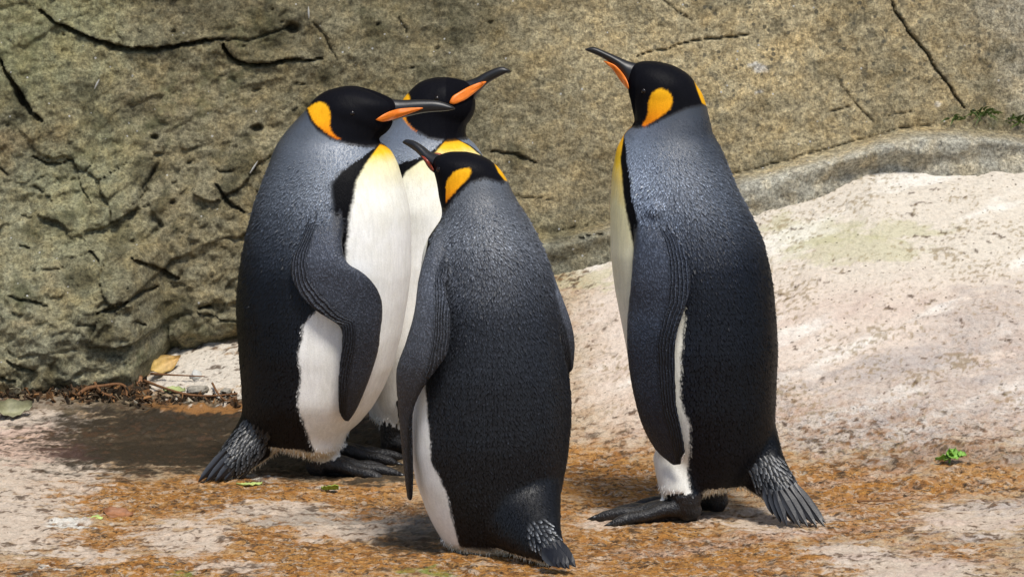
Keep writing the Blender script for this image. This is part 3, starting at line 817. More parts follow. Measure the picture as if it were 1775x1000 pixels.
    bel = np.stack([np.interp(t, [-0.2, 0.05, 0.35, 0.8, 2.0, 4.2], q) for q in zip(ORA, (0.86, 0.37, .012), YEL, (0.82, 0.74, 0.42), CREAM, WHITE)], 1)
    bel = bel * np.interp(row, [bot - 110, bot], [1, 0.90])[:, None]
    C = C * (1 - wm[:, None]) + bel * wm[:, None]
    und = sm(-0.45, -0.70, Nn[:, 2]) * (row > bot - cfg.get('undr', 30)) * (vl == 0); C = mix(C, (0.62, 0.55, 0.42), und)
    # head
    hf = math.radians(cfg['hface']); d2 = np.array([math.cos(hf), math.sin(hf)]); nrm = np.array([-d2[1], d2[0]])
    hc = p2w(*cfg['hc'], Y0 + np.interp(cfg['hc'][1], yo[:, 0], yo[:, 1])); rel = Wp[:, :2] - hc[:2]
    sd = rel @ nrm; near_side = cfg.get('nearside', -1)
    if nrm[1] * 1.0 > 0: camside = -1
    else: camside = 1
    if 'side' in cfg: camside = cfg['side']
    Wm = Wp.copy(); flipm = (np.sign(sd) != camside); Wm[flipm, :2] -= 2 * sd[flipm][:, None] * nrm
    qx, qy = w2p(Wm)
    hb = np.array(cfg['headline'], float); yb = np.interp(qx, hb[:, 0], hb[:, 1])
    hm = sm(2.0, -2.0, qy - yb + 1.5 * fbm(qx * .2, qy * .2, 3, 2)) * (qy < cfg['neck'] + 60)
    frontness = (rel @ d2)
    C = C * (1 - hm[:, None]) + np.array(BLACK) * hm[:, None]
    rim = sm(7, 3, np.abs(qy - yb - 1)) * (qx > cfg['rimx'][0]) * (qx < cfg['rimx'][1]) * (frontness > -0.2)
    C = mix(C, (0.010, 0.009, 0.010), 0.9 * sm(4.5, 1.5, np.abs(qy - yb - 0.5)) * (qy < cfg['neck'] + 60))
    sde = poly_sd(qx, qy, catmull(np.vstack([cfg['ear'], cfg['ear'][0]]), 49)[:-1]); em = sm(1.8, -1.8, sde + 2.4 * fbm(qx * .25, qy * .25, 19, 3, .7)) * (frontness < cfg.get('earfront', 1))
    ey = np.array(cfg['ear'])[:, 1]; et = (qy - ey.min()) / (ey.max() - ey.min())
    ec = np.stack([np.interp(et, [0, 0.5, 1], q) for q in zip((0.86, 0.44, 0.016), EAR, (0.80, 0.20, 0.01))], 1)
    C = C * (1 - em[:, None]) + ec * em[:, None]
    if 'ear2' in cfg:                                     # the patch on the head's other side, seen edge on
        vx, vy = w2p(Wp)
        e2 = np.maximum(sm(1.2, -1.2, poly_sd(vx, vy, cfg['ear2'])), sm(1.2, -1.2, poly_sd(vx, vy, cfg['ear3'])) * (Wp[:, 1] > hc[1] + .012))
        C = mix(C, (0.84, 0.42, 0.014), e2); em = np.maximum(em, e2)
    hm = np.maximum(hm, em)
    Aux = np.zeros((n, 4)); Aux[:, 3] = np.interp(row, [cfg['neck'] + 60, cfg['neck'] + 300], [0.60, 0.12]) * (1 - 0.95 * hm)
    Aux[:, 2] = (1 - wm) * (1 - hm) * np.interp(row, [cfg['neck'], cfg['neck'] + 50, cfg['neck'] + 130, bot - 120, bot], [0.05, 0.5, 1.0, 0.55, 0.6])
    Aux[:, 3] *= np.where(wm > 0.5, 0.35, 1)
    Aux[:, 3] *= 1 - 0.94 * bm_; Aux[:, 2] *= 1 - 0.6 * bm_
    # flippers: slate outside, pale inside, ridged along the trailing edge
    for k, (A, B) in enumerate(flips, 1):
        s = np.nonzero(vl == k)[0]
        if not len(s): continue
        Mid = (A + B) / 2; kk = kdtree.KDTree(len(A))
        for i, q in enumerate(Mid - base): kk.insert(q, i)
        kk.balance(); ii = np.array([kk.find(P[i])[1] for i in s]); Wd = B[ii] - A[ii]
        ul = ((Wp[s] - A[ii]) * Wd).sum(1) / (Wd * Wd).sum(1)
        ul = np.clip(ul, 0, 1); tl_ = ii / len(A)
        outer = np.stack([np.interp(tl_ + 0.05 * fbm(ul * 6, tl_ * 20, 23, 2), [0, 0.25, 0.5, 1], q) for q in zip(cfg['fl_top'], cfg['fl_top'], cfg['fl_mid'], cfg['fl_low'])], 1)
        outer = np.array([.52, .545, .62]) * outer * np.interp(ul, [0, 0.05, 0.2, 0.62, 0.72, 1], [0.45, 0.8, 1.15, 1.0, 0.62, 0.5])[:, None]
        outer = mix(outer, (0.62, 0.60, 0.56), 0.8 * sm(0.985, 1.0, ul) * sm(0.25, 0.4, tl_))
        blend = sm(0.02, 0.22, tl_)
        cc = C[s] * (1 - blend)[:, None] + outer * blend[:, None]
        C[s] = cc; Aux[s, 0] = blend; Aux[s, 1] = ul; Aux[s, 2] = Aux[s, 2] * (1 - blend) + 0.9 * blend; Aux[s, 3] = .26
    C[isfoot] = np.array([0.018, 0.017, 0.018]) * (1 + 0.6 * fbm(Wp[isfoot, 0] * 90, Wp[isfoot, 1] * 90, 29, 2))[:, None]
    Aux[isfoot, 2] = 0.9; Aux[isfoot, 3] = 0.4
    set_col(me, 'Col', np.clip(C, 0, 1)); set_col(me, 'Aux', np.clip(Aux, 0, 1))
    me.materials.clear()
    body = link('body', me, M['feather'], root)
    pale_low = np.nonzero((C[:, 0] > 0.3) & (row > bot - 34) & (vl == 0) & (Nn[:, 2] < 0.3))[0]
    if len(pale_low) > 20:
        pick = rng.choice(pale_low, min(700, len(pale_low)), replace=False); Vq, Cq, Fq = [], [], []
        for i in pick:
            dv = np.array([0, 0, -1.0]) + 0.35 * Nn[i] + 0.25 * rng.normal(size=3); dv /= np.linalg.norm(dv); s_ = np.cross(dv, Nn[i]); s_ /= np.linalg.norm(s_) + 1e-9
            L_ = rng.uniform(.004, .010); o = len(Vq); p0 = P[i] - Nn[i] * .001
            Vq += [p0 - s_ * .0011, p0 + s_ * .0011, p0 + Nn[i] * .0012, p0 + dv * L_ + Nn[i] * .0012]; Cq += [C[i] * rng.uniform(.85, 1.1)] * 4
            Fq += [(o, o + 1, o + 3), (o + 1, o + 2, o + 3), (o + 2, o, o + 3)]
        qm = mesh_np('belly_down', np.array(Vq), Fq); set_col(qm, 'Col', np.clip(np.array(Cq), 0, 1))
        tag(link('belly_down', qm, M['debris'], root), kind='stuff')
    # bill with its orange plates
    bl = cfg['bill']; U = np.array(bl['up'], float); Lo = np.array(bl['lo'], float); m = 26
    U = catmull(U, m); Lo = catmull(Lo, m); yy = np.interp(np.linspace(0, 1, m), np.linspace(0, 1, len(bl['y'])), bl['y'])
    hw = np.interp(np.linspace(0, 1, m), [0, .3, .6, .9, 1], [0.021, 0.015, 0.010, 0.0065, 0.0025])
    pu = p2w(U[:, 0], U[:, 1], Y0 + yy); pl = p2w(Lo[:, 0], Lo[:, 1], Y0 + yy); q = np.linspace(0, 2 * math.pi, 20, endpoint=False); rr = []
    bd_ = np.array([math.cos(hf), math.sin(hf), 0]); sdv = np.array([-bd_[1], bd_[0], 0])
    for k in range(m):
        mid = (pu[k] + pl[k]) / 2; hv = (pu[k] - pl[k]) / 2; groove = 1 - 0.22 * np.exp(-((np.sin(q) + 0.15) / 0.16) ** 2)
        rr.append(mid - base + np.sin(q)[:, None] * hv + (np.cos(q) * groove)[:, None] * hw[k] * sdv)
    bv, bf = ring_loft(rr); bme = mesh_np('bill', bv, bf); shade_smooth(bme)
    bill = link('bill', bme, M['bill'], root)
    pp = catmull(np.vstack([bl['plate'], bl['plate'][0]]), 33)[:-1]; cpt = pp.mean(0)
    allp = np.vstack([Wp, bv + base]); ax_, ay_ = w2p(allp); lay0 = []
    def skin_y(g):
        out = []
        for x_, y_ in g:
            m_ = (np.abs(ax_ - x_) < 4.5) & (np.abs(ay_ - y_) < 4.5)
            out.append(allp[m_, 1].min() if m_.any() else Y0)
        return np.array(out)
    for sc_, off in ((1.02, 0.007), (1.0, -0.0010), (0.86, -0.0026), (0.5, -0.0032)):
        g = cpt + (pp - cpt) * sc_; ys_ = skin_y(g); ys_ = (np.roll(ys_, 1) + 2 * ys_ + np.roll(ys_, -1)) / 4
        lay0.append(p2w(g[:, 0], g[:, 1], ys_ + off))
    for side in (0, 1):
        lay = []
        for q_ in lay0:
            q_ = q_.copy()
            if side: sq_ = (q_[:, :2] - hc[:2]) @ nrm; q_[:, :2] -= 2 * sq_[:, None] * nrm
            lay.append(q_ - base)
        pv, pf = ring_loft(lay); pm = mesh_np('bill_plate', pv, pf); shade_smooth(pm)
        link('bill_plate', pm, M[bl.get('pm', 'plate')], bill)
    # eyes
    ew = p2w(*cfg['eye'], Y0); 
    tree_pts = Wp
    for side in (-1, 1):
        e0 = np.array(ew); e0[1] = Y0 + np.interp(cfg['eye'][1], yo[:, 0], yo[:, 1]); r2 = e0[:2] - hc[:2]
        al0 = r2 @ d2; dz = np.abs(Wp[:, 2] - e0[2]) < 0.006; fr = np.abs(rel @ d2 - al0) < 0.006
        cand = np.nonzero(dz & fr & (np.sign(sd) == side))[0]
        if not len(cand): continue
        i = cand[np.argmax(np.abs(sd[cand]))]
        bm = bmesh.new(); bmesh.ops.create_uvsphere(bm, u_segments=12, v_segments=8, radius=0.0058); em_ = bpy.data.meshes.new('eye'); bm.to_mesh(em_); bm.free(); shade_smooth(em_)
        eo = link('eye', em_, M['eye'], root); eo.location = P[i] - Nn[i] * 0.0032
    # claws
    bm = bmesh.new(); bmesh.ops.create_cone(bm, segments=8, radius1=0.0062, radius2=0.0008, depth=0.020, cap_ends=True); cm = bpy.data.meshes.new('claw'); bm.to_mesh(cm); bm.free(); shade_smooth(cm)
    cm.materials.append(M['claw'])
    for e, t_ in claws:
        o = bpy.data.objects.new('claw', cm); COL.objects.link(o); o.parent = root
        dv = Vector((t_[0], t_[1], -0.22)); o.rotation_euler = dv.to_track_quat('Z', 'Y').to_euler(); o.location = Vector(e - base) + dv * 0.006
    # tail: stiff quills under rows of short scale feathers
    tr = cfg['quills']; nq = tr['n']
    tip_px = catmull(np.array(tr['tips'], float), nq); root_px = catmull(np.array(tr['roots'], float), nq)
    tail = empty('tail', (0, 0, 0)); tail.parent = root
    for k in range(nq):
        for lay in range(tr.get('layers', 2)):
            f = k + (0.5 if lay else 0.0)
            i = min(f, nq - 1); tpx = np.array([np.interp(i, np.arange(nq), tip_px[:, j]) for j in range(3)]); rpx = np.array([np.interp(i, np.arange(nq), root_px[:, j]) for j in range(3)])
            t0 = p2w(rpx[0], rpx[1], Y0 + rpx[2] + 0.020 * lay); t1 = p2w(tpx[0] + rng.normal(0, 1.5), tpx[1] - 4 * lay + rng.normal(0, 1.5), Y0 + tpx[2] + 0.028 * lay)
            gzz = float(ground_z(t1[0], t1[1])); t1[2] = max(t1[2], gzz + 0.004)
            ax = t1 - t0; Ln = np.linalg.norm(ax); ax /= Ln; sd_ = np.cross(ax, (0, -1, 0)); sd_ /= np.linalg.norm(sd_)
            nn_ = np.cross(sd_, ax); nn_ *= -1 if nn_[1] > 0 else 1
            Vq, Cq, Fq = [], [], []
            st = [(0, .6), (.3, 1.0), (.6, .9), (.82, .6), (1, .08)]
            for s_, w_ in st:
                pc = t0 + ax * Ln * s_ - base; ww = w_ * tr['w'] * mpp; dr = 0.006 * s_ * s_
                for g_, hgt in ((-1, 0), (0, 0.0022), (1, 0), (0, -0.001)):
                    Vq.append(pc + sd_ * ww * g_ + nn_ * hgt - np.array([0, 0, dr]) * 0)
                    Cq.append([0.05, 0.053, 0.06] if (g_ == 1 and lay == 0 and .2 < s_ < .9) else [0.006, 0.006, 0.008])
            for j in range(len(st) - 1):
                for i2 in range(4): Fq.append((j * 4 + i2, j * 4 + (i2 + 1) % 4, (j + 1) * 4 + (i2 + 1) % 4, (j + 1) * 4 + i2))
            Fq.append((3, 2, 1, 0)); Fq.append(tuple(range(len(Vq) - 4, len(Vq))))
            qm = mesh_np('tail_feather', np.array(Vq), Fq); set_col(qm, 'Col', np.array(Cq)); link('tail_feather', qm, M['quill'], tail)
    # small overlapping feathers over the back and flanks
    okf = np.nonzero((vl == 0) & (wm < 0.4) & (hm < 0.2) & (em < 0.2) & (und < 0.3) & (bm_ < 0.6) & (row > cfg['neck'] - 30 + 50 * rng.random(n)))[0]
    rng.shuffle(okf); keyf = np.floor(P[okf] / 0.0038).astype(np.int64); kk_ = (keyf[:, 0] + 4000) * 100000000 + (keyf[:, 1] + 4000) * 10000 + keyf[:, 2] + 4000
    fi = okf[np.unique(kk_, return_index=True)[1]]; nf = len(fi); p0 = P[fi]; n0 = Nn[fi].astype(float); n0 /= np.linalg.norm(n0, axis=1)[:, None]
    fwd = np.array([math.cos(af), math.sin(af), 0]); dn = np.tile(np.array([0, 0, -1.0]) - 0.25 * fwd, (nf, 1)) + 0.22 * rng.normal(size=(nf, 3))
    swirl = fbm(p0[:, 0] * 14 + p0[:, 1] * 9, p0[:, 2] * 14, 231, 3)[:, None]; dn += np.cross(n0, (0, 0, 1.0)) * 0.9 * swirl
    ax = dn - n0 * (dn * n0).sum(1)[:, None]; ax /= np.linalg.norm(ax, axis=1)[:, None] + 1e-9; sd_ = np.cross(ax, n0)
    szr = np.interp(row[fi], [cfg['neck'], cfg['neck'] + 90, bot], [0.65, 1.0, 0.9]) * rng.uniform(0.8, 1.2, nf)
    lift = np.interp(row[fi], [cfg['neck'], cfg['neck'] + 60, cfg['neck'] + 150, cfg['neck'] + 300, bot], [0.25, 0.75, 0.85, 0.42, 0.30]) * 1.35 * np.exp(0.5 * rng.normal(size=nf)); Lf = 0.0085 * szr; Wf = 0.0023 * szr
    cb = C[fi]; tipk = np.exp(0.40 * rng.normal(size=nf)); Vq, Cq = [], []
    tn = np.interp(row[fi], [cfg['neck'], cfg['neck'] + 90], [0.15, 1.0])
    for s_, w_, h_, cm_ in ((-.4, 0, -0.0004, .5), (.2, -1, 0.0002, .8), (.25, 0, 0.0009, 1.0), (.2, 1, 0.0002, .8), (.75, 0, 0.0014, 1.9)):
        hh_ = np.full(nf, h_) if h_ < 0 else h_ * lift
        Vq.append(p0 + ax * (Lf * s_)[:, None] + sd_ * (w_ * Wf)[:, None] + n0 * hh_[:, None])
        Cq.append(cb * (1 + (cm_ * (tipk * (1.25 if cm_ > 1.2 else 1) if cm_ > 1 else 1) - 1) * tn)[:, None])  # pale tips brightened further to put sparkle into the colour
    Vq = np.stack(Vq, 1).reshape(-1, 3); Cq = np.stack(Cq, 1).reshape(-1, 3)
    Q = (np.arange(nf)[:, None, None] * 5 + np.array([(0, 1, 2), (0, 2, 3), (1, 4, 2), (2, 4, 3)])[None]).reshape(-1, 3).astype(np.int32)
    qm = bpy.data.meshes.new('plumage'); qm.vertices.add(len(Vq)); qm.vertices.foreach_set('co', Vq.astype(np.float32).ravel()); qm.loops.add(Q.size); qm.loops.foreach_set('vertex_index', Q.ravel())
    qm.polygons.add(len(Q)); qm.polygons.foreach_set('loop_start', np.arange(0, Q.size, 3, dtype=np.int32)); qm.update(calc_edges=True); shade_smooth(qm)
    set_col(qm, 'Col', np.clip(np.hstack([Cq, np.ones((len(Cq), 1))]), 0, 1)); tag(link('plumage', qm, M['plume'], root), kind='stuff')
    # scale feathers on the rump
    sx, sy = w2p(Wp); reg = poly_sd(sx, sy, tr['scales']); cand = np.nonzero((reg < 2) & (Nn[:, 1] < 0.25) & (vl == 0))[0]
    rng.shuffle(cand); chosen = []; cell = {}
    for i in cand:
        key = tuple((P[i] / 0.0064).astype(int))
        if key in cell: continue
        near_ = False
        for dx in (-1, 0, 1):
            for dy in (-1, 0, 1):
                for dz_ in (-1, 0, 1):
                    j = cell.get((key[0] + dx, key[1] + dy, key[2] + dz_))
                    if j is not None and np.sum((P[j] - P[i]) ** 2) < tr.get('gap', 0.0064) ** 2: near_ = True
        if near_: continue
        cell[key] = i; chosen.append(i)
    dirp = np.array(tr['dir'], float); dirw = np.array([dirp[0], -0.15, -dirp[1]]); dirw /= np.linalg.norm(dirw)
    Vq, Cq, Fq = [], [], []
    for i in chosen:
        nn_ = Nn[i].astype(float); ax = dirw - nn_ * (dirw @ nn_); ax /= np.linalg.norm(ax) + 1e-9; sd_ = np.cross(ax, nn_)
        dpt = np.clip(-reg[i] / 40, 0, 1); Ls = tr.get('sl', 0.0125) * rng.uniform(0.85, 1.25); ws = 0.0031 * rng.uniform(.8, 1.2); pale_ = rng.uniform(0.25, 0.8) * tr.get('pale', 1)
        o = len(Vq)
        for s_, w_, h_, c_ in ((-.25, .5, 0.0002, .009), (.2, 1, 0.0018, .012), (.65, .9, 0.0026, .02 + .08 * pale_ * pale_), (1, .3, 0.0028, .06 + .5 * pale_ * pale_)):
            for g_ in (-1, 0, 1):
                Vq.append(P[i] + ax * Ls * (s_ - .3) + sd_ * g_ * w_ * ws + nn_ * (h_ - 0.0011 * abs(g_))); Cq.append([c_ * .95, c_, c_ * 1.07])
        for j in range(3):
            for g_ in range(2):
                a0 = o + j * 3 + g_; Fq.append((a0, a0 + 1, a0 + 4, a0 + 3))
    if Fq:
        qm = mesh_np('rump_feathers', np.array(Vq), Fq); set_col(qm, 'Col', np.array(Cq)); shade_smooth(qm)
        tag(link('rump_feathers', qm, M['quill'], root), kind='stuff')
    return root

SL = (0.125, 0.145, 0.175)
def P_at(px_, row_): 
    y = row_y(row_); p = p2w(px_, row_, y); return float(p[0]), float(p[1])

# --- the bird on the left, in profile, bill level to the right
Y1 = 0.40
penguin(dict(
    label='king penguin at far left, white belly in profile, bill level pointing right, flipper bent forward',
    Y=Y1, base=(float(p2w(560, 800, Y1)[0]), Y1), top=149, bot=793, face=-16, hface=-6, spine_shade=0.32, neck=252, throat=248, ylen=38, cap=46,
    L=[(606, 148), (585, 151), (566, 156), (543, 172), (531, 190), (518, 203), (497, 226), (478, 253), (459, 306), (440, 356), (427, 409), (415, 470), (411, 510), (410, 540), (412, 575), (416, 630), (419, 670), (421, 710), (428, 735), (446, 757), (475, 772), (515, 784), (545, 793)],
    R=[(612, 148), (640, 154), (657, 161), (682, 172), (692, 182), (688, 196), (675, 210), (662, 232), (653, 246), (664, 249), (679, 262), (690, 284), (704, 333), (711, 367), (713, 410), (713, 470), (707, 518), (697, 575), (682, 632), (666, 670), (648, 702), (624, 731), (603, 747), (598, 756), (598, 769), (588, 782), (570, 793)],
    b=[(149, 46), (200, 47), (245, 58), (270, 78), (300, 96), (350, 116), (450, 132), (600, 134), (690, 118), (740, 92), (793, 66)],
    skull=[(610, 200, 72, 46, 50, -0.12), (570, 372, 40, 40, 127, 0.3)],
    flip=[dict(th=[.006, .017, .017, .013, .011, .009, .005], st=[(592, 340, 552, 335, .03, .03), (597, 385, 535, 385, .003, .003), (594, 425, 517, 425, -.012, -.006), (603, 455, 502, 460, -.020, -.010), (632, 474, 510, 497, -.028, -.012), (655, 500, 540, 535, -.036, -.014), (664, 532, 585, 565, -.040, -.020), (660, 577, 592, 590, -.040, -.022), (656, 608, 587, 634, -.038, -.022), (643, 650, 584, 682, -.036, -.022), (621, 703, 587, 716, -.034, -.024), (604, 729, 595, 729, -.03, -.026)])],
    hidden_flip=[1], frow=(380, 700),
    tail=[(480, 715, -.0, 62), (448, 755, -.03, 44), (415, 790, -.06, 34), (390, 815, -.08, 26)], tflat=0.75,
    feet=[(*P_at(556, 822), -4, 0.155, 0.05), (*P_at(572, 800), 12, 0.15, 0.06)],
    thigh=[(float(p2w(560, 740, Y1)[0]), Y1 - .045, .12, float(p2w(560, 740, Y1)[0]), P_at(556, 822)[1], .045, .055, .032), (float(p2w(570, 740, Y1)[0]), Y1 + .05, .12, float(p2w(572, 740, Y1)[0]), P_at(572, 800)[1], .05, .05, .03)],
    white=[(700, 200), (655, 251), (636, 276), (621, 302), (617, 333), (611, 363), (604, 436), (570, 500), (533, 545), (525, 594), (528, 640), (523, 685), (536, 731), (551, 776), (556, 800)],
    band=[(240, .05), (262, .18), (285, .36), (310, .42), (360, .24), (420, .20), (450, .10), (470, 0), (900, 0)],
    grey=[(150, *SL), (250, .21, .235, .27), (300, .17, .19, .22), (350, .13, .145, .17), (400, .085, .096, .115), (470, .036, .042, .052), (560, .018, .021, .028), (850, .014, .016, .021)],
    fl_top=(.14, .152, .175), fl_mid=(.066, .072, .084), fl_low=(.056, .060, .070),
    hc=(610, 200), headline=[(400, 150), (531, 190), (537, 207), (550, 225), (573, 239), (604, 248), (634, 253), (655, 252), (665, 240), (700, 235), (900, 235)],
    ear=[(533, 188), (546, 179), (557, 178), (567, 184), (573, 200), (572, 220), (579, 234), (590, 241), (577, 238), (558, 224), (543, 210)], rimx=(575, 655),
    bill=dict(up=[(660, 166), (687, 173), (729, 173), (759, 175), (780, 182), (789, 188)], lo=[(655, 214), (676, 212), (700, 204), (735, 196), (770, 193), (788, 190)], y=[0, -.004, -.008, -.010],
              plate=[(651, 208), (664, 199), (680, 192), (700, 188), (732, 187), (724, 192), (700, 201), (676, 209), (662, 211)]),
    eye=(622, 188),
    quills=dict(n=6, w=7.5, layers=2, tips=[(345, 838, -.10), (362, 841, -.10), (381, 845, -.10), (400, 840, -.09), (418, 832, -.08)], roots=[(392, 780, -.085), (402, 790, -.09), (412, 797, -.09), (422, 800, -.08), (434, 802, -.07)],
                scales=[(425, 730), (395, 765), (372, 800), (395, 820), (430, 812), (455, 790), (465, 755)], dir=(-0.55, 0.83), pale=0.55),
))

# --- the bird behind, facing us and looking up to the right
Y2 = 0.66
penguin(dict(
    label='king penguin behind the other two, yellow throat showing, bill raised pointing up right',
    Y=Y2, base=(float(p2w(740, 740, Y2)[0]), Y2), top=134, bot=744, face=-50, hface=-12, neck=245, throat=236, ylen=42, cap=46,
    L=[(760, 133), (740, 137), (726, 142), (710, 158), (697, 174), (688, 195), (675, 215), (658, 238), (642, 270), (630, 310), (622, 370), (618, 450), (618, 550), (624, 640), (632, 700), (641, 721), (660, 738), (690, 744)],
    R=[(770, 133), (801, 137), (822, 146), (826, 160), (818, 184), (811, 208), (806, 230), (810, 240), (821, 248), (835, 268), (846, 300), (856, 350), (862, 420), (864, 500), (858, 600), (838, 680), (800, 728), (770, 744)],
    b=[(134, 46), (200, 48), (240, 58), (270, 78), (300, 92), (350, 108), (450, 122), (600, 124), (690, 105), (744, 70)],
    skull=[(765, 185, 60, 50, 50, 0.25)],
    flip=[], hidden_flip=[-1, 1], frow=(370, 680),
    tail=[(735, 690, .05, 60), (725, 730, .10, 40), (715, 755, .16, 26)], tflat=0.8,
    feet=[(float(p2w(684, 770, Y2 - .06)[0]), Y2 - .06, -30, 0.15, 0.07), (float(p2w(765, 770, Y2 - .02)[0]), Y2 - .02, -30, 0.15, 0.07)],
    thigh=[(float(p2w(684, 700, Y2)[0]), Y2 - .03, .14, float(p2w(684, 700, Y2)[0]), Y2 - .06, .062, .05, .034), (float(p2w(765, 700, Y2)[0]), Y2, .14, float(p2w(765, 700, Y2)[0]), Y2 - .02, .06, .05, .034)],
    white=[(775, 236), (752, 262), (728, 273), (706, 290), (697, 303), (690, 340), (685, 420), (655, 500), (640, 600), (640, 744)],
    band=[(235, .05), (262, .14), (275, .35), (300, .50), (360, .30), (420, .22), (460, .05), (900, .05)],
    grey=[(130, *SL), (236, .17, .195, .235), (262, .20, .225, .26), (300, .10, .115, .14), (380, .06, .07, .088), (470, .03, .036, .046), (850, .015, .017, .022)],
    fl_top=(.14, .152, .175), fl_mid=(.066, .072, .084), fl_low=(.056, .060, .070),
    hc=(765, 185), headline=[(600, 160), (692, 180), (700, 204), (718, 224), (744, 238), (775, 243), (800, 240), (830, 235), (900, 235)],
    ear=[(694, 173), (703, 164), (709, 166), (710, 185), (703, 205), (712, 219), (722, 228), (712, 222), (699, 206), (690, 190)], rimx=(718, 745),
    bill=dict(up=[(795, 143), (822, 136), (845, 124), (869, 116), (884, 122)], lo=[(800, 196), (816, 186), (829, 163), (846, 145), (866, 133), (884, 124)], y=[0, -.006, -.010, -.014],
              plate=[(779, 179), (784, 168), (796, 160), (812, 151), (832, 143), (843, 142), (838, 148), (828, 157), (810, 171), (798, 177), (787, 181)]),
    eye=(772, 162),
    quills=dict(n=5, w=8, layers=1, tips=[(690, 765, .20), (715, 768, .2), (740, 765, .2)], roots=[(705, 740, .12), (718, 742, .13), (732, 740, .12)], scales=[(690, 700), (760, 700), (740, 760), (700, 760)], dir=(0, 1), pale=0.5),
))

# --- the bird in front, its back to us
Y3 = row_y(952)
penguin(dict(
    label='king penguin in front, shortest, grey back turned to the viewer, bill pointing up left',
    Y=Y3, base=(float(p2w(850, 950, Y3)[0]), Y3), top=263, bot=962, face=140, hface=152, side=1, neck=310, throat=352, ylen=40, cap=34, capb=20,
    L=[(785, 262), (768, 265), (750, 274), (750, 292), (757, 316), (761, 344), (766, 362), (766, 378), (756, 392), (742, 412), (733, 435), (727, 480), (722, 540), (716, 600), (710, 660), (708, 720), (711, 780), (720, 830), (741, 889), (757, 920), (772, 943), (790, 954), (815, 962)],
    R=[(805, 262), (832, 268), (848, 276), (860, 286), (872, 300), (881, 316), (890, 340), (920, 388), (940, 428), (953, 462), (962, 500), (970, 545), (978, 600), (986, 650), (990, 690), (990, 732), (984, 792), (972, 856), (956, 896), (950, 920), (946, 945), (930, 962)],
    b=[(263, 42), (300, 46), (340, 58), (380, 84), (430, 108), (520, 126), (640, 134), (760, 130), (860, 108), (920, 84), (962, 62)],
    skull=[(812, 306, 58, 36, 46, -0.35)],
    flip=[dict(yabs=1, th=[.006, .016, .016, .014, .011, .008, .008, .007, .005], st=[(770, 400, 800, 410, -.05, -.07), (745, 425, 785, 450, -.06, -.09), (729, 480, 772, 500, -.07, -.115), (720, 540, 781, 546, -.085, -.140), (704, 592, 778, 606, -.09, -.145), (687, 640, 761, 637, -.085, -.135), (688, 685, 738, 668, -.075, -.115), (693, 725, 717, 712, -.06, -.085), (698, 775, 715, 768, -.05, -.07), (703, 825, 716, 830, -.05, -.065), (709, 866, 713, 868, -.05, -.06)]),
          dict(yabs=1, th=[.005, .010, .010, .008, .004], st=[(952, 455, 935, 452, .0, -.03), (967, 505, 948, 500, .0, -.035), (986, 556, 962, 550, .0, -.035), (993, 594, 974, 590, .0, -.03), (991, 628, 983, 626, .0, -.02), (990, 644, 987, 644, .0, -.01)])],
    tail=[(862, 770, .01, 112), (884, 845, -.03, 97), (907, 893, -.075, 74), (932, 929, -.13, 48), (958, 957, -.18, 26)], tflat=0.8,
    feet=[(float(p2w(835, 940, Y3 + .05)[0]), Y3 + .02, 118, 0.10, 0.06), (float(p2w(905, 940, Y3 + .08)[0]), Y3 + .05, 118, 0.10, 0.06)],
    thigh=[],
    white=[(740, 352), (742, 420), (731, 470), (735, 560), (741, 660), (746, 704), (752, 784), (776, 832), (784, 872), (794, 916), (799, 948), (800, 970)],
    band=[(340, .3), (420, .32), (480, .25), (560, .05), (900, 0.0)],
    grey=[(263, *SL), (330, .105, .115, .130), (400, .115, .125, .14), (470, .082, .089, .102), (560, .050, .055, .065), (660, .033, .036, .042), (800, .024, .026, .030), (900, .028, .029, .031), (960, .022, .022, .023)],
    fl_top=(.21, .22, .235), fl_mid=(.095, .098, .105), fl_low=(.018, .018, .020), tone=((.80, .80, .28, .20), (.80, .80, .29, .21), (.81, .82, .32, .24)),
    hc=(815, 310), headline=[(600, 340), (755, 362), (772, 362), (792, 337), (816, 314), (840, 307), (880, 318), (920, 340)],
    ear=[(767, 358), (769, 330), (776, 312), (787, 299), (800, 293), (815, 293), (813, 307), (798, 323), (782, 340)], rimx=(0, 1), earfront=0.02, ear2=[(855, 279), (868, 289), (886, 316), (875, 313), (864, 299)], ear3=[(835, 285), (868, 288), (886, 318), (850, 325)],
    bill=dict(up=[(775, 272), (746, 264), (730, 252), (716, 244), (704, 242), (698, 246)], lo=[(762, 305), (750, 296), (742, 284), (728, 268), (712, 256), (700, 249)], y=[.012, .03, .045, .055], pm='platered',
              plate=[(730, 270), (737, 273), (745, 282), (751, 293), (750, 297), (743, 289), (736, 279)]),
    eye=(768, 288),
    quills=dict(n=5, w=10, layers=1, tips=[(962, 981, -.24), (978, 984, -.24), (995, 985, -.24)], roots=[(940, 952, -.20), (952, 946, -.20), (965, 938, -.20)],
                scales=[(915, 905), (945, 900), (970, 935), (975, 950), (950, 962), (920, 945)], dir=(0.6, 0.8), pale=0.95, sl=0.012),
))

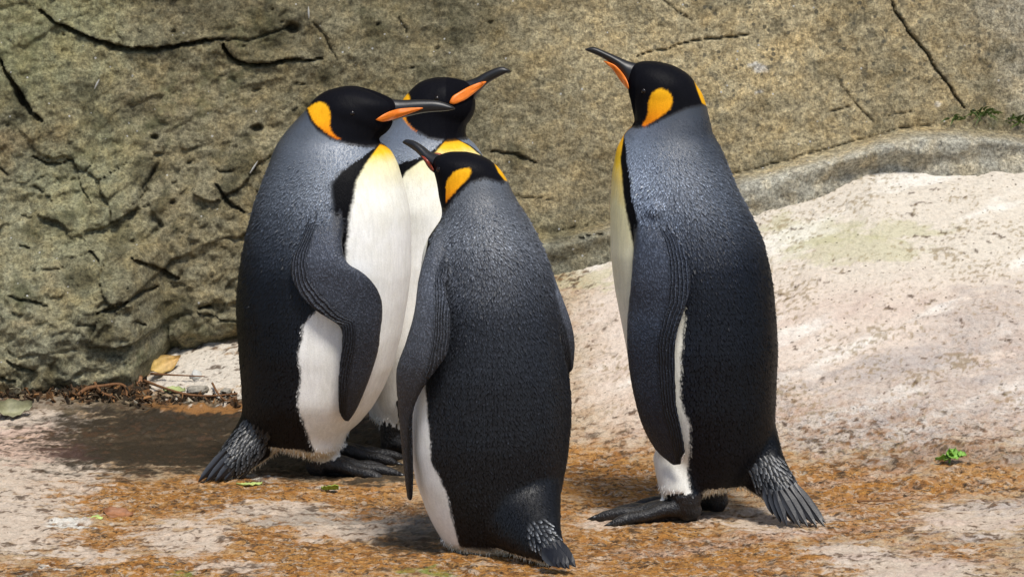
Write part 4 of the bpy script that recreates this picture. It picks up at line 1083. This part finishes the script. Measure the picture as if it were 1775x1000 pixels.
# --- the bird on the right, alone, facing left
Y4 = 0.0
penguin(dict(
    label='king penguin alone at right, bluish back, bill raised pointing up left',
    Y=Y4, base=(float(p2w(1210, 890, Y4)[0]), Y4), top=106, bot=860, face=164, hface=176, spine_shade=0.34, neck=225, throat=216, ylen=170, cap=46, capb=24,
    L=[(1120, 105), (1100, 108), (1090, 120), (1087, 145), (1091, 165), (1097, 194), (1101, 212), (1094, 221), (1084, 229), (1069, 257), (1061, 300), (1058, 354), (1058, 438), (1066, 503), (1075, 549), (1085, 600), (1094, 650), (1104, 700), (1120, 745), (1138, 785), (1143, 815), (1146, 845), (1155, 860)],
    R=[(1130, 105), (1150, 108), (1166, 112), (1182, 121), (1197, 134), (1217, 161), (1225, 184), (1232, 215), (1235, 232), (1250, 257), (1263, 291), (1280, 333), (1301, 371), (1322, 417), (1336, 472), (1341, 508), (1346, 563), (1348, 609), (1345, 673), (1343, 728), (1338, 770), (1325, 805), (1300, 832), (1265, 845), (1225, 852), (1195, 860)],
    b=[(106, 46), (160, 50), (200, 54), (240, 66), (270, 82), (310, 100), (360, 114), (450, 128), (600, 134), (700, 126), (770, 108), (830, 84), (860, 60)],
    skull=[(1150, 160, 62, 48, 52, -0.25), (1135, 352, 42, 40, 114, 0.2)],
    flip=[dict(th=[.006, .015, .016, .014, .012, .010, .008, .005], fl=.22, st=[(1112, 350, 1150, 352, .035, .035), (1102, 395, 1160, 395, .004, .004), (1097, 440, 1190, 440, -.012, -.008), (1093, 490, 1199, 490, -.02, -.012), (1088, 540, 1188, 535, -.025, -.014), (1086, 590, 1173, 588, -.03, -.016), (1090, 640, 1172, 640, -.032, -.018), (1099, 690, 1174, 700, -.034, -.02), (1113, 738, 1184, 750, -.034, -.022), (1137, 780, 1189, 788, -.032, -.024), (1166, 805, 1180, 806, -.03, -.026)])],
    hidden_flip=[-1], frow=(400, 760),
    tail=[(1290, 770, -.02, 66), (1318, 810, -.05, 48), (1345, 840, -.08, 36), (1368, 868, -.10, 27)], tflat=0.7,
    feet=[(*P_at(1188, 903), 176, 0.165, 0.055), (*P_at(1235, 884), 166, 0.15, 0.06)],
    thigh=[(float(p2w(1175, 800, Y4)[0]), Y4 - .035, .12, float(p2w(1176, 800, Y4)[0]), P_at(1188, 903)[1], .045, .05, .034), (float(p2w(1240, 800, Y4)[0]), Y4 + .04, .12, float(p2w(1235, 800, Y4)[0]), P_at(1225, 884)[1], .05, .045, .03)],
    white=[(1100, 216), (1082, 230), (1076, 270), (1080, 329), (1091, 388), (1101, 425), (1140, 470), (1182, 515), (1178, 560), (1174, 640), (1177, 680), (1192, 719), (1191, 765), (1189, 800), (1200, 848), (1203, 870)],
    band=[(215, .05), (245, .20), (300, .26), (350, .22), (410, .2), (450, .05), (500, 0), (900, 0)],
    grey=[(106, *SL), (215, .12, .135, .165), (250, .17, .195, .235), (290, .21, .235, .28), (350, .20, .225, .27), (420, .105, .12, .15), (500, .046, .055, .074), (600, .030, .036, .050), (720, .026, .031, .042), (800, .034, .040, .050), (860, .03, .034, .04)],  # upper rows lifted, part silver plumage, part painted highlight
    fl_top=(.13, .148, .18), fl_mid=(.056, .067, .088), fl_low=(.036, .043, .056),
    hc=(1150, 165), headline=[(900, 205), (1088, 215), (1103, 220), (1128, 215), (1166, 197), (1192, 186), (1224, 180), (1300, 170)],
    ear=[(1124, 178), (1131, 161), (1145, 154), (1160, 161), (1166, 175), (1158, 192), (1138, 207), (1114, 219), (1122, 200)], rimx=(1103, 1120), ear2=[(1202, 136), (1222, 158), (1230, 187), (1217, 179), (1209, 158)], ear3=[(1180, 150), (1205, 138), (1230, 160), (1230, 186), (1195, 195)],
    bill=dict(up=[(1115, 112), (1091, 107), (1072, 99), (1053, 91), (1030, 82), (1014, 85)], lo=[(1108, 160), (1091, 156), (1082, 134), (1068, 116), (1050, 104), (1030, 94), (1015, 88)], y=[0, .004, .008, .012],
              plate=[(1046, 106), (1057, 109), (1068, 115), (1079, 127), (1087, 140), (1090, 154), (1084, 151), (1074, 138), (1062, 121)]),
    eye=(1112, 152),
    quills=dict(n=7, w=7.5, layers=2, tips=[(1340, 893, -.12), (1360, 908, -.14), (1385, 919, -.15), (1408, 922, -.15), (1428, 918, -.14)], roots=[(1325, 845, -.10), (1338, 850, -.115), (1352, 850, -.12), (1365, 845, -.115), (1376, 838, -.10)],
                scales=[(1300, 815), (1330, 790), (1352, 795), (1378, 835), (1385, 855), (1362, 872), (1335, 868), (1312, 850)], dir=(0.45, 0.9), pale=0.75),
))

# ------------------------------------------------------------------ leaves, twigs and other small things
def leaf(name, label, cat, px_, py_, length, width, rot, col, tilt=(0, 0), curl=0.25, where='ground', lift=0.004, group=None, tipcol=None, lobes=0):
    c = np.array(on_ground(px_, py_)) if where == 'ground' else np.array(wall_point(px_, py_, 0.01))
    m = 9; Vq, Cq, Fq = [], [], []; nn = 7
    for i in range(m):
        t = i / (m - 1); w = width * (math.sin(math.pi * min(1, t ** 0.8 * 0.97 + 0.015)) ** 1.1) * (1 + 0.16 * rng.normal())
        for j in range(nn):
            g = (j - (nn - 1) / 2) / ((nn - 1) / 2)
            z = curl * width * abs(g) * (1.0 if g > 0 else 0.35) + curl * length * 0.5 * (t - .5) ** 2 - (0.0012 if abs(g) < .01 else 0) + 0.0015 * rng.normal()
            Vq.append([length * (t - .5), w * g, z]); k = rng.uniform(.8, 1.15)
            cc = np.array(col) if tipcol is None else np.array(col) * (1 - t) + np.array(tipcol) * t
            Cq.append(cc * k * (1.15 if j == nn // 2 else 1))
    n0 = len(Vq); Vq += [[v[0], v[1], v[2] - 0.0012] for v in Vq]; Cq += [np.array(q) * .85 for q in Cq]
    for i in range(m - 1):
        for j in range(nn - 1):
            a0 = i * nn + j; Fq.append((a0, a0 + nn, a0 + nn + 1, a0 + 1)); Fq.append((n0 + a0, n0 + a0 + 1, n0 + a0 + nn + 1, n0 + a0 + nn))
    for i in range(m - 1):
        for j in (0, nn - 1):
            a0 = i * nn + j; Fq.append((a0, n0 + a0, n0 + a0 + nn, a0 + nn))
    for i in (0, m - 1):
        for j in range(nn - 1):
            a0 = i * nn + j; Fq.append((a0, a0 + 1, n0 + a0 + 1, n0 + a0))
    me = mesh_np(name, np.array(Vq), Fq); set_col(me, 'Col', np.array(Cq)); shade_smooth(me)
    o = link(name, me, M['leafy']); o.location = c + np.array([0, 0, lift]); o.rotation_euler = (tilt[0], tilt[1], rot)
    return tag(o, label, cat, group)

def twig(label, pts, r, group=None, lift=0.006, mat='twig'):
    P = []
    for q in pts:
        g = np.array(on_ground(q[0], q[1])); g[2] += lift + (q[2] if len(q) > 2 else 0); P.append(g)
    P = np.array(P); b0 = P[0].copy(); m = len(P)
    v, f = tube(P - b0, np.linspace(r, r * .55, m) * (1 + 0.15 * rng.normal(size=m)), 7, 1, (0, 0, 1), 4)
    me = mesh_np('twig', v, f); shade_smooth(me); o = link('twig', me, M[mat]); o.location = b0
    return tag(o, label, 'twig', group)

leaf('fallen_leaf', 'dry yellow leaf propped at the foot of the rock face left', 'leaf', 287, 648, 0.075, 0.022, 0.5, (0.50, 0.34, 0.10), (0.9, -0.35), 0.2, lift=0.022, tipcol=(0.42, 0.24, 0.07))
leaf('fallen_leaf', 'brown curled dead leaf on the ochre floor, front left', 'leaf', 205, 897, 0.056, 0.017, 0.2, (0.26, 0.11, 0.045), (0.45, 0.12), 0.25, lift=0.008)
leaf('fallen_leaf', 'grey green curled leaf at the left edge of the picture', 'leaf', 26, 722, 0.075, 0.026, 0.3, (0.24, 0.23, 0.13), (0.5, -.1), 0.7, lift=0.010)
leaf('fallen_leaf', 'pale green leaf lying beside the twigs by the pale stone slab', 'leaf', 302, 680, 0.05, 0.013, -0.2, (0.36, 0.40, 0.16), (0.3, 0), 0.3)
leaf('leaf_scrap', 'bright green leaf scrap before the feet of the leftmost penguin', 'leaf', 572, 852, 0.036, 0.012, 2.8, (0.30, 0.46, 0.06), (0.3, 0.1), 0.4, lift=.006)
leaf('leaf_scrap', 'small green scrap beside the brown curled dead leaf', 'leaf', 165, 903, 0.03, 0.012, 0.4, (0.42, 0.52, 0.16), (0.1, 0.0), 0.2)
leaf('leaf_scrap', 'thin yellowish green scrap just below the leftmost tail', 'leaf', 432, 842, 0.05, 0.006, 0.1, (0.40, 0.48, 0.14), (0.0, 0.0), 0.15)
for k, (x, y, c_, lb) in enumerate([(238, 668, (.22, .10, .04), 'rusty brown leaf scrap under the foot of the rock face, nearest the yellow leaf'), (60, 678, (.20, .10, .045), 'brown leaf scrap in the litter at the left edge'), (140, 668, (.16, .07, .03), 'reddish dry leaf in the middle of the litter'), (25, 690, (.30, .26, .17), 'pale dry leaf scrap at the left end of the litter')]):
    leaf('leaf_scrap', lb, 'leaf', x, y, 0.04, 0.013, 0.8 * k, c_, (0.5, 0.3), 0.5, lift=0.010, group='dry leaf scraps under the rock face')
# sprout on the right: several little leaves on one stalk
sr = empty('green_sprout', on_ground(1645, 800)); tag(sr, 'small bright green sprout growing from the bare rock at right', 'plant')
b0 = np.array(sr.location)
for (dx, dz, ln, wd, rot, tx) in [(-.018, .006, .030, .012, 3.3, .5), (.010, .014, .040, .015, .2, .6), (.002, .020, .026, .010, 1.4, .9), (-.006, .004, .026, .010, 4.2, .3), (.028, .016, .022, .008, -.3, .7)]:
    o = leaf('leaf', None, None, 1645, 800, ln, wd, rot, (0.15, 0.32, 0.035), (tx, 0.2), 0.35, tipcol=(.21, .38, .06))
    o.parent = sr; o.location = (dx * .85, -0.01, dz * .8 + .004); o.scale = (.85,) * 3
v, f = tube([(0, 0, -.004), (.003, -.004, .012), (.012, -.008, .030)], [.0022, .0018, .001], 6, 1, (0, 1, 0), 3)
link('stalk', mesh_np('stalk', v, f), mat_simple('sprout_stalk', (.12, .26, .04)), sr)
# twigs in the corner under the rock
twig('thick curled orange brown twig nearest the left end of the litter', [(68, 662, .012), (92, 660, .018), (112, 658, .02), (127, 660, .018), (126, 668, .008)], .0055)
twig('hooked brown twig lying in front of the litter by the rock face', [(135, 694, .006), (152, 686, .010), (180, 683, .012), (205, 680, .012), (218, 684, .01), (220, 694, .004)], .0050)
twig('long thin dark twig running right from the litter towards the leftmost penguin', [(250, 674, .012), (285, 682, .006), (325, 692, .004), (370, 694, .004), (412, 690, .004)], .0034)
twig('thin straight twig lying across the pale slab below the yellow leaf', [(262, 662, .012), (300, 661, .008), (355, 662, .006)], .0026)
twig('short thin branching twig beside the leftmost penguin back', [(368, 672, .004), (378, 690, .004), (392, 700, .002), (410, 694, .002)], .0028)
twig('short brown twig at the far left of the litter', [(12, 672, .010), (40, 676, .014), (66, 684, .006)], .0042)
twig('small dark stick on the bare floor right of the lone penguin tail', [(1487, 874), (1510, 873), (1548, 872)], .0022)
twig('short dark stick across the hooked twig', [(160, 672, .015), (175, 690, .008), (200, 697, .004)], .0034)
# crumbs of dark litter
Vq, Cq, Fq = [], [], []
for k in range(760):
    if k < 640: x = rng.uniform(-20, 262); y = rng.normal(684, 9) - (8 if x < 140 else 0)
    elif k < 760: x = rng.uniform(230, 415); y = rng.normal(694, 6)
    else: x = rng.uniform(0, 420); y = rng.normal(700, 16)
    y = max(y, 664); g = np.array(on_ground(x, y)); s_ = rng.uniform(.003, .011); o = len(Vq)
    ax = rng.normal(size=3); ax /= np.linalg.norm(ax); bx = np.cross(ax, rng.normal(size=3)); bx /= np.linalg.norm(bx); cx_ = np.cross(ax, bx)
    g[2] += rng.uniform(.001, .012 if k < 640 else .004)
    for s1 in (-1, 1):
        for s2 in (-1, 1): 
            for s3 in (-1, 1): Vq.append(g + ax * s_ * s1 * (1 + .3 * s2) + bx * s_ * .45 * s2 + cx_ * s_ * .14 * s3)
    cc = np.array([(.07, .04, .02), (.035, .024, .014), (.15, .075, .03), (.26, .13, .05), (.20, .15, .09), (.42, .36, .26)][rng.choice(6, p=[.36, .38, .12, .07, .05, .02])])
    Cq += [cc] * 8
    for q in ((0, 1, 3, 2), (4, 6, 7, 5), (0, 4, 5, 1), (2, 3, 7, 6), (0, 2, 6, 4), (1, 5, 7, 3)): Fq.append(tuple(o + i for i in q))
me = mesh_np('leaf_litter', np.array(Vq), Fq); set_col(me, 'Col', np.array(Cq))
tag(link('leaf_litter', me, M['debris']), 'dark brown leaf litter gathered under the rock face at left', 'litter', kind='stuff')
# stones
def stone(label, px_, py_, r, sq, col_mat='pebble', seed=1):
    bm = bmesh.new(); bmesh.ops.create_icosphere(bm, subdivisions=3, radius=1)
    for v in bm.verts:
        p = v.co; k = 1 + 0.35 * float(noise2(np.array(p.x * 1.3 + seed), np.array(p.y * 1.3 + p.z * 1.7), seed)) + .12 * float(noise2(np.array(p.x * 3 + seed), np.array(p.z * 3 + p.y), seed + 3))
        v.co = Vector((p.x * r[0] * k, p.y * r[1] * k, p.z * r[2] * k))
    me = bpy.data.meshes.new('stone'); bm.to_mesh(me); bm.free(); shade_smooth(me)
    o = link('stone', me, M[col_mat]); g = on_ground(px_, py_); o.location = (g[0], g[1], g[2] + r[2] * .35); o.rotation_euler = (0, sq, seed)
    return tag(o, label, 'stone')
stone('flat grey stone lying on the pale slab beside the leftmost penguin', 342, 678, (.030, .022, .009), 0.1, seed=2)
stone('white quartz pebble below the yellow leaf', 340, 654, (.018, .012, .010), 0.2, 'white', seed=5)
stone('dark little stone between the pale slab and the leftmost penguin', 392, 682, (.015, .012, .009), 0.1, 'pebble', seed=8)
# grass tufts in the joint at the right
def tuft(label, px_, py_, n, ln, spread):
    c = np.array(wall_point(px_, py_, 0.004)); Vq, Fq, Cq = [], [], []
    for k in range(n):
        an = rng.normal(0, spread); L = ln * rng.uniform(.5, 1.1); d = np.array([math.sin(an), -.45 + .2 * rng.normal(), math.cos(an) * .75]); d /= np.linalg.norm(d)
        r0 = np.array([rng.normal(0, ln * .5), -.004, rng.normal(0, .004)]); s_ = np.cross(d, (0, 1, 0)); s_ /= np.linalg.norm(s_); o = len(Vq); g = rng.uniform(.6, 1.2)
        for t, w in ((0, 1), (.4, .9), (.75, .6), (1, .05)):
            p = r0 + d * L * t + np.array([0, -.25 * L * t * t, -.5 * L * t * t]); cc = np.array([.10, .15, .03]) * g * (.6 + .7 * t)
            for sg in (-1, 0, 1): Vq.append(p + s_ * sg * w * .0022 + np.array([0, -.0006 if sg == 0 else 0, 0])); Cq.append(cc)
        for i in range(3):
            for j in range(2): a0 = o + i * 3 + j; Fq.append((a0, a0 + 1, a0 + 4, a0 + 3))
    me = mesh_np('grass_tuft', np.array(Vq), Fq); set_col(me, 'Col', np.array(Cq)); o = link('grass_tuft', me, M['leafy']); o.location = c
    return tag(o, label, 'grass', 'grass tufts in the joint above the ledge')
tuft('green grass tuft in the rock joint just below the long crack, upper right', 1705, 196, 34, .030, .9)
tuft('grass tuft at the right edge of the picture above the ledge', 1765, 208, 30, .026, .9)
tuft('thin low grass tuft at the left end of the mossy joint, upper right', 1660, 205, 16, .020, .9)
# down feathers caught on the rock
def down(label, px_, py_, L, an):
    c = np.array(wall_point(px_, py_, 0.006)); Vq = []; m = 6; Fq = []
    for i in range(m):
        t = i / (m - 1); w = .0019 * math.sin(math.pi * (0.12 + .8 * t)); x = (t - .5) * L
        for g, h in ((-1, 0), (0, -.0018), (1, 0), (0, .001)): Vq.append([x * math.cos(an) - g * w * math.sin(an), h - .002 * math.sin(3 * t), x * math.sin(an) + g * w * math.cos(an)])
    for i in range(m - 1):
        for j in range(4): Fq.append((i * 4 + j, i * 4 + (j + 1) % 4, i * 4 + 4 + (j + 1) % 4, i * 4 + 4 + j))
    Fq += [(0, 1, 2, 3), tuple(range(4 * m - 4, 4 * m))]
    me = mesh_np('down_feather', np.array(Vq), Fq); o = link('down_feather', me, M['white']); o.location = c
    return tag(o, label, 'feather', 'white feathers caught on the rock face')
down('white down feather on the rock left of the leftmost penguin neck', 440, 290, .032, 1.0)
down('white down feather on the rock midway between the cracks at left', 168, 146, .024, 1.1)
down('white feather near the top of the rock above the leftmost penguin head', 535, 22, .026, 1.6)
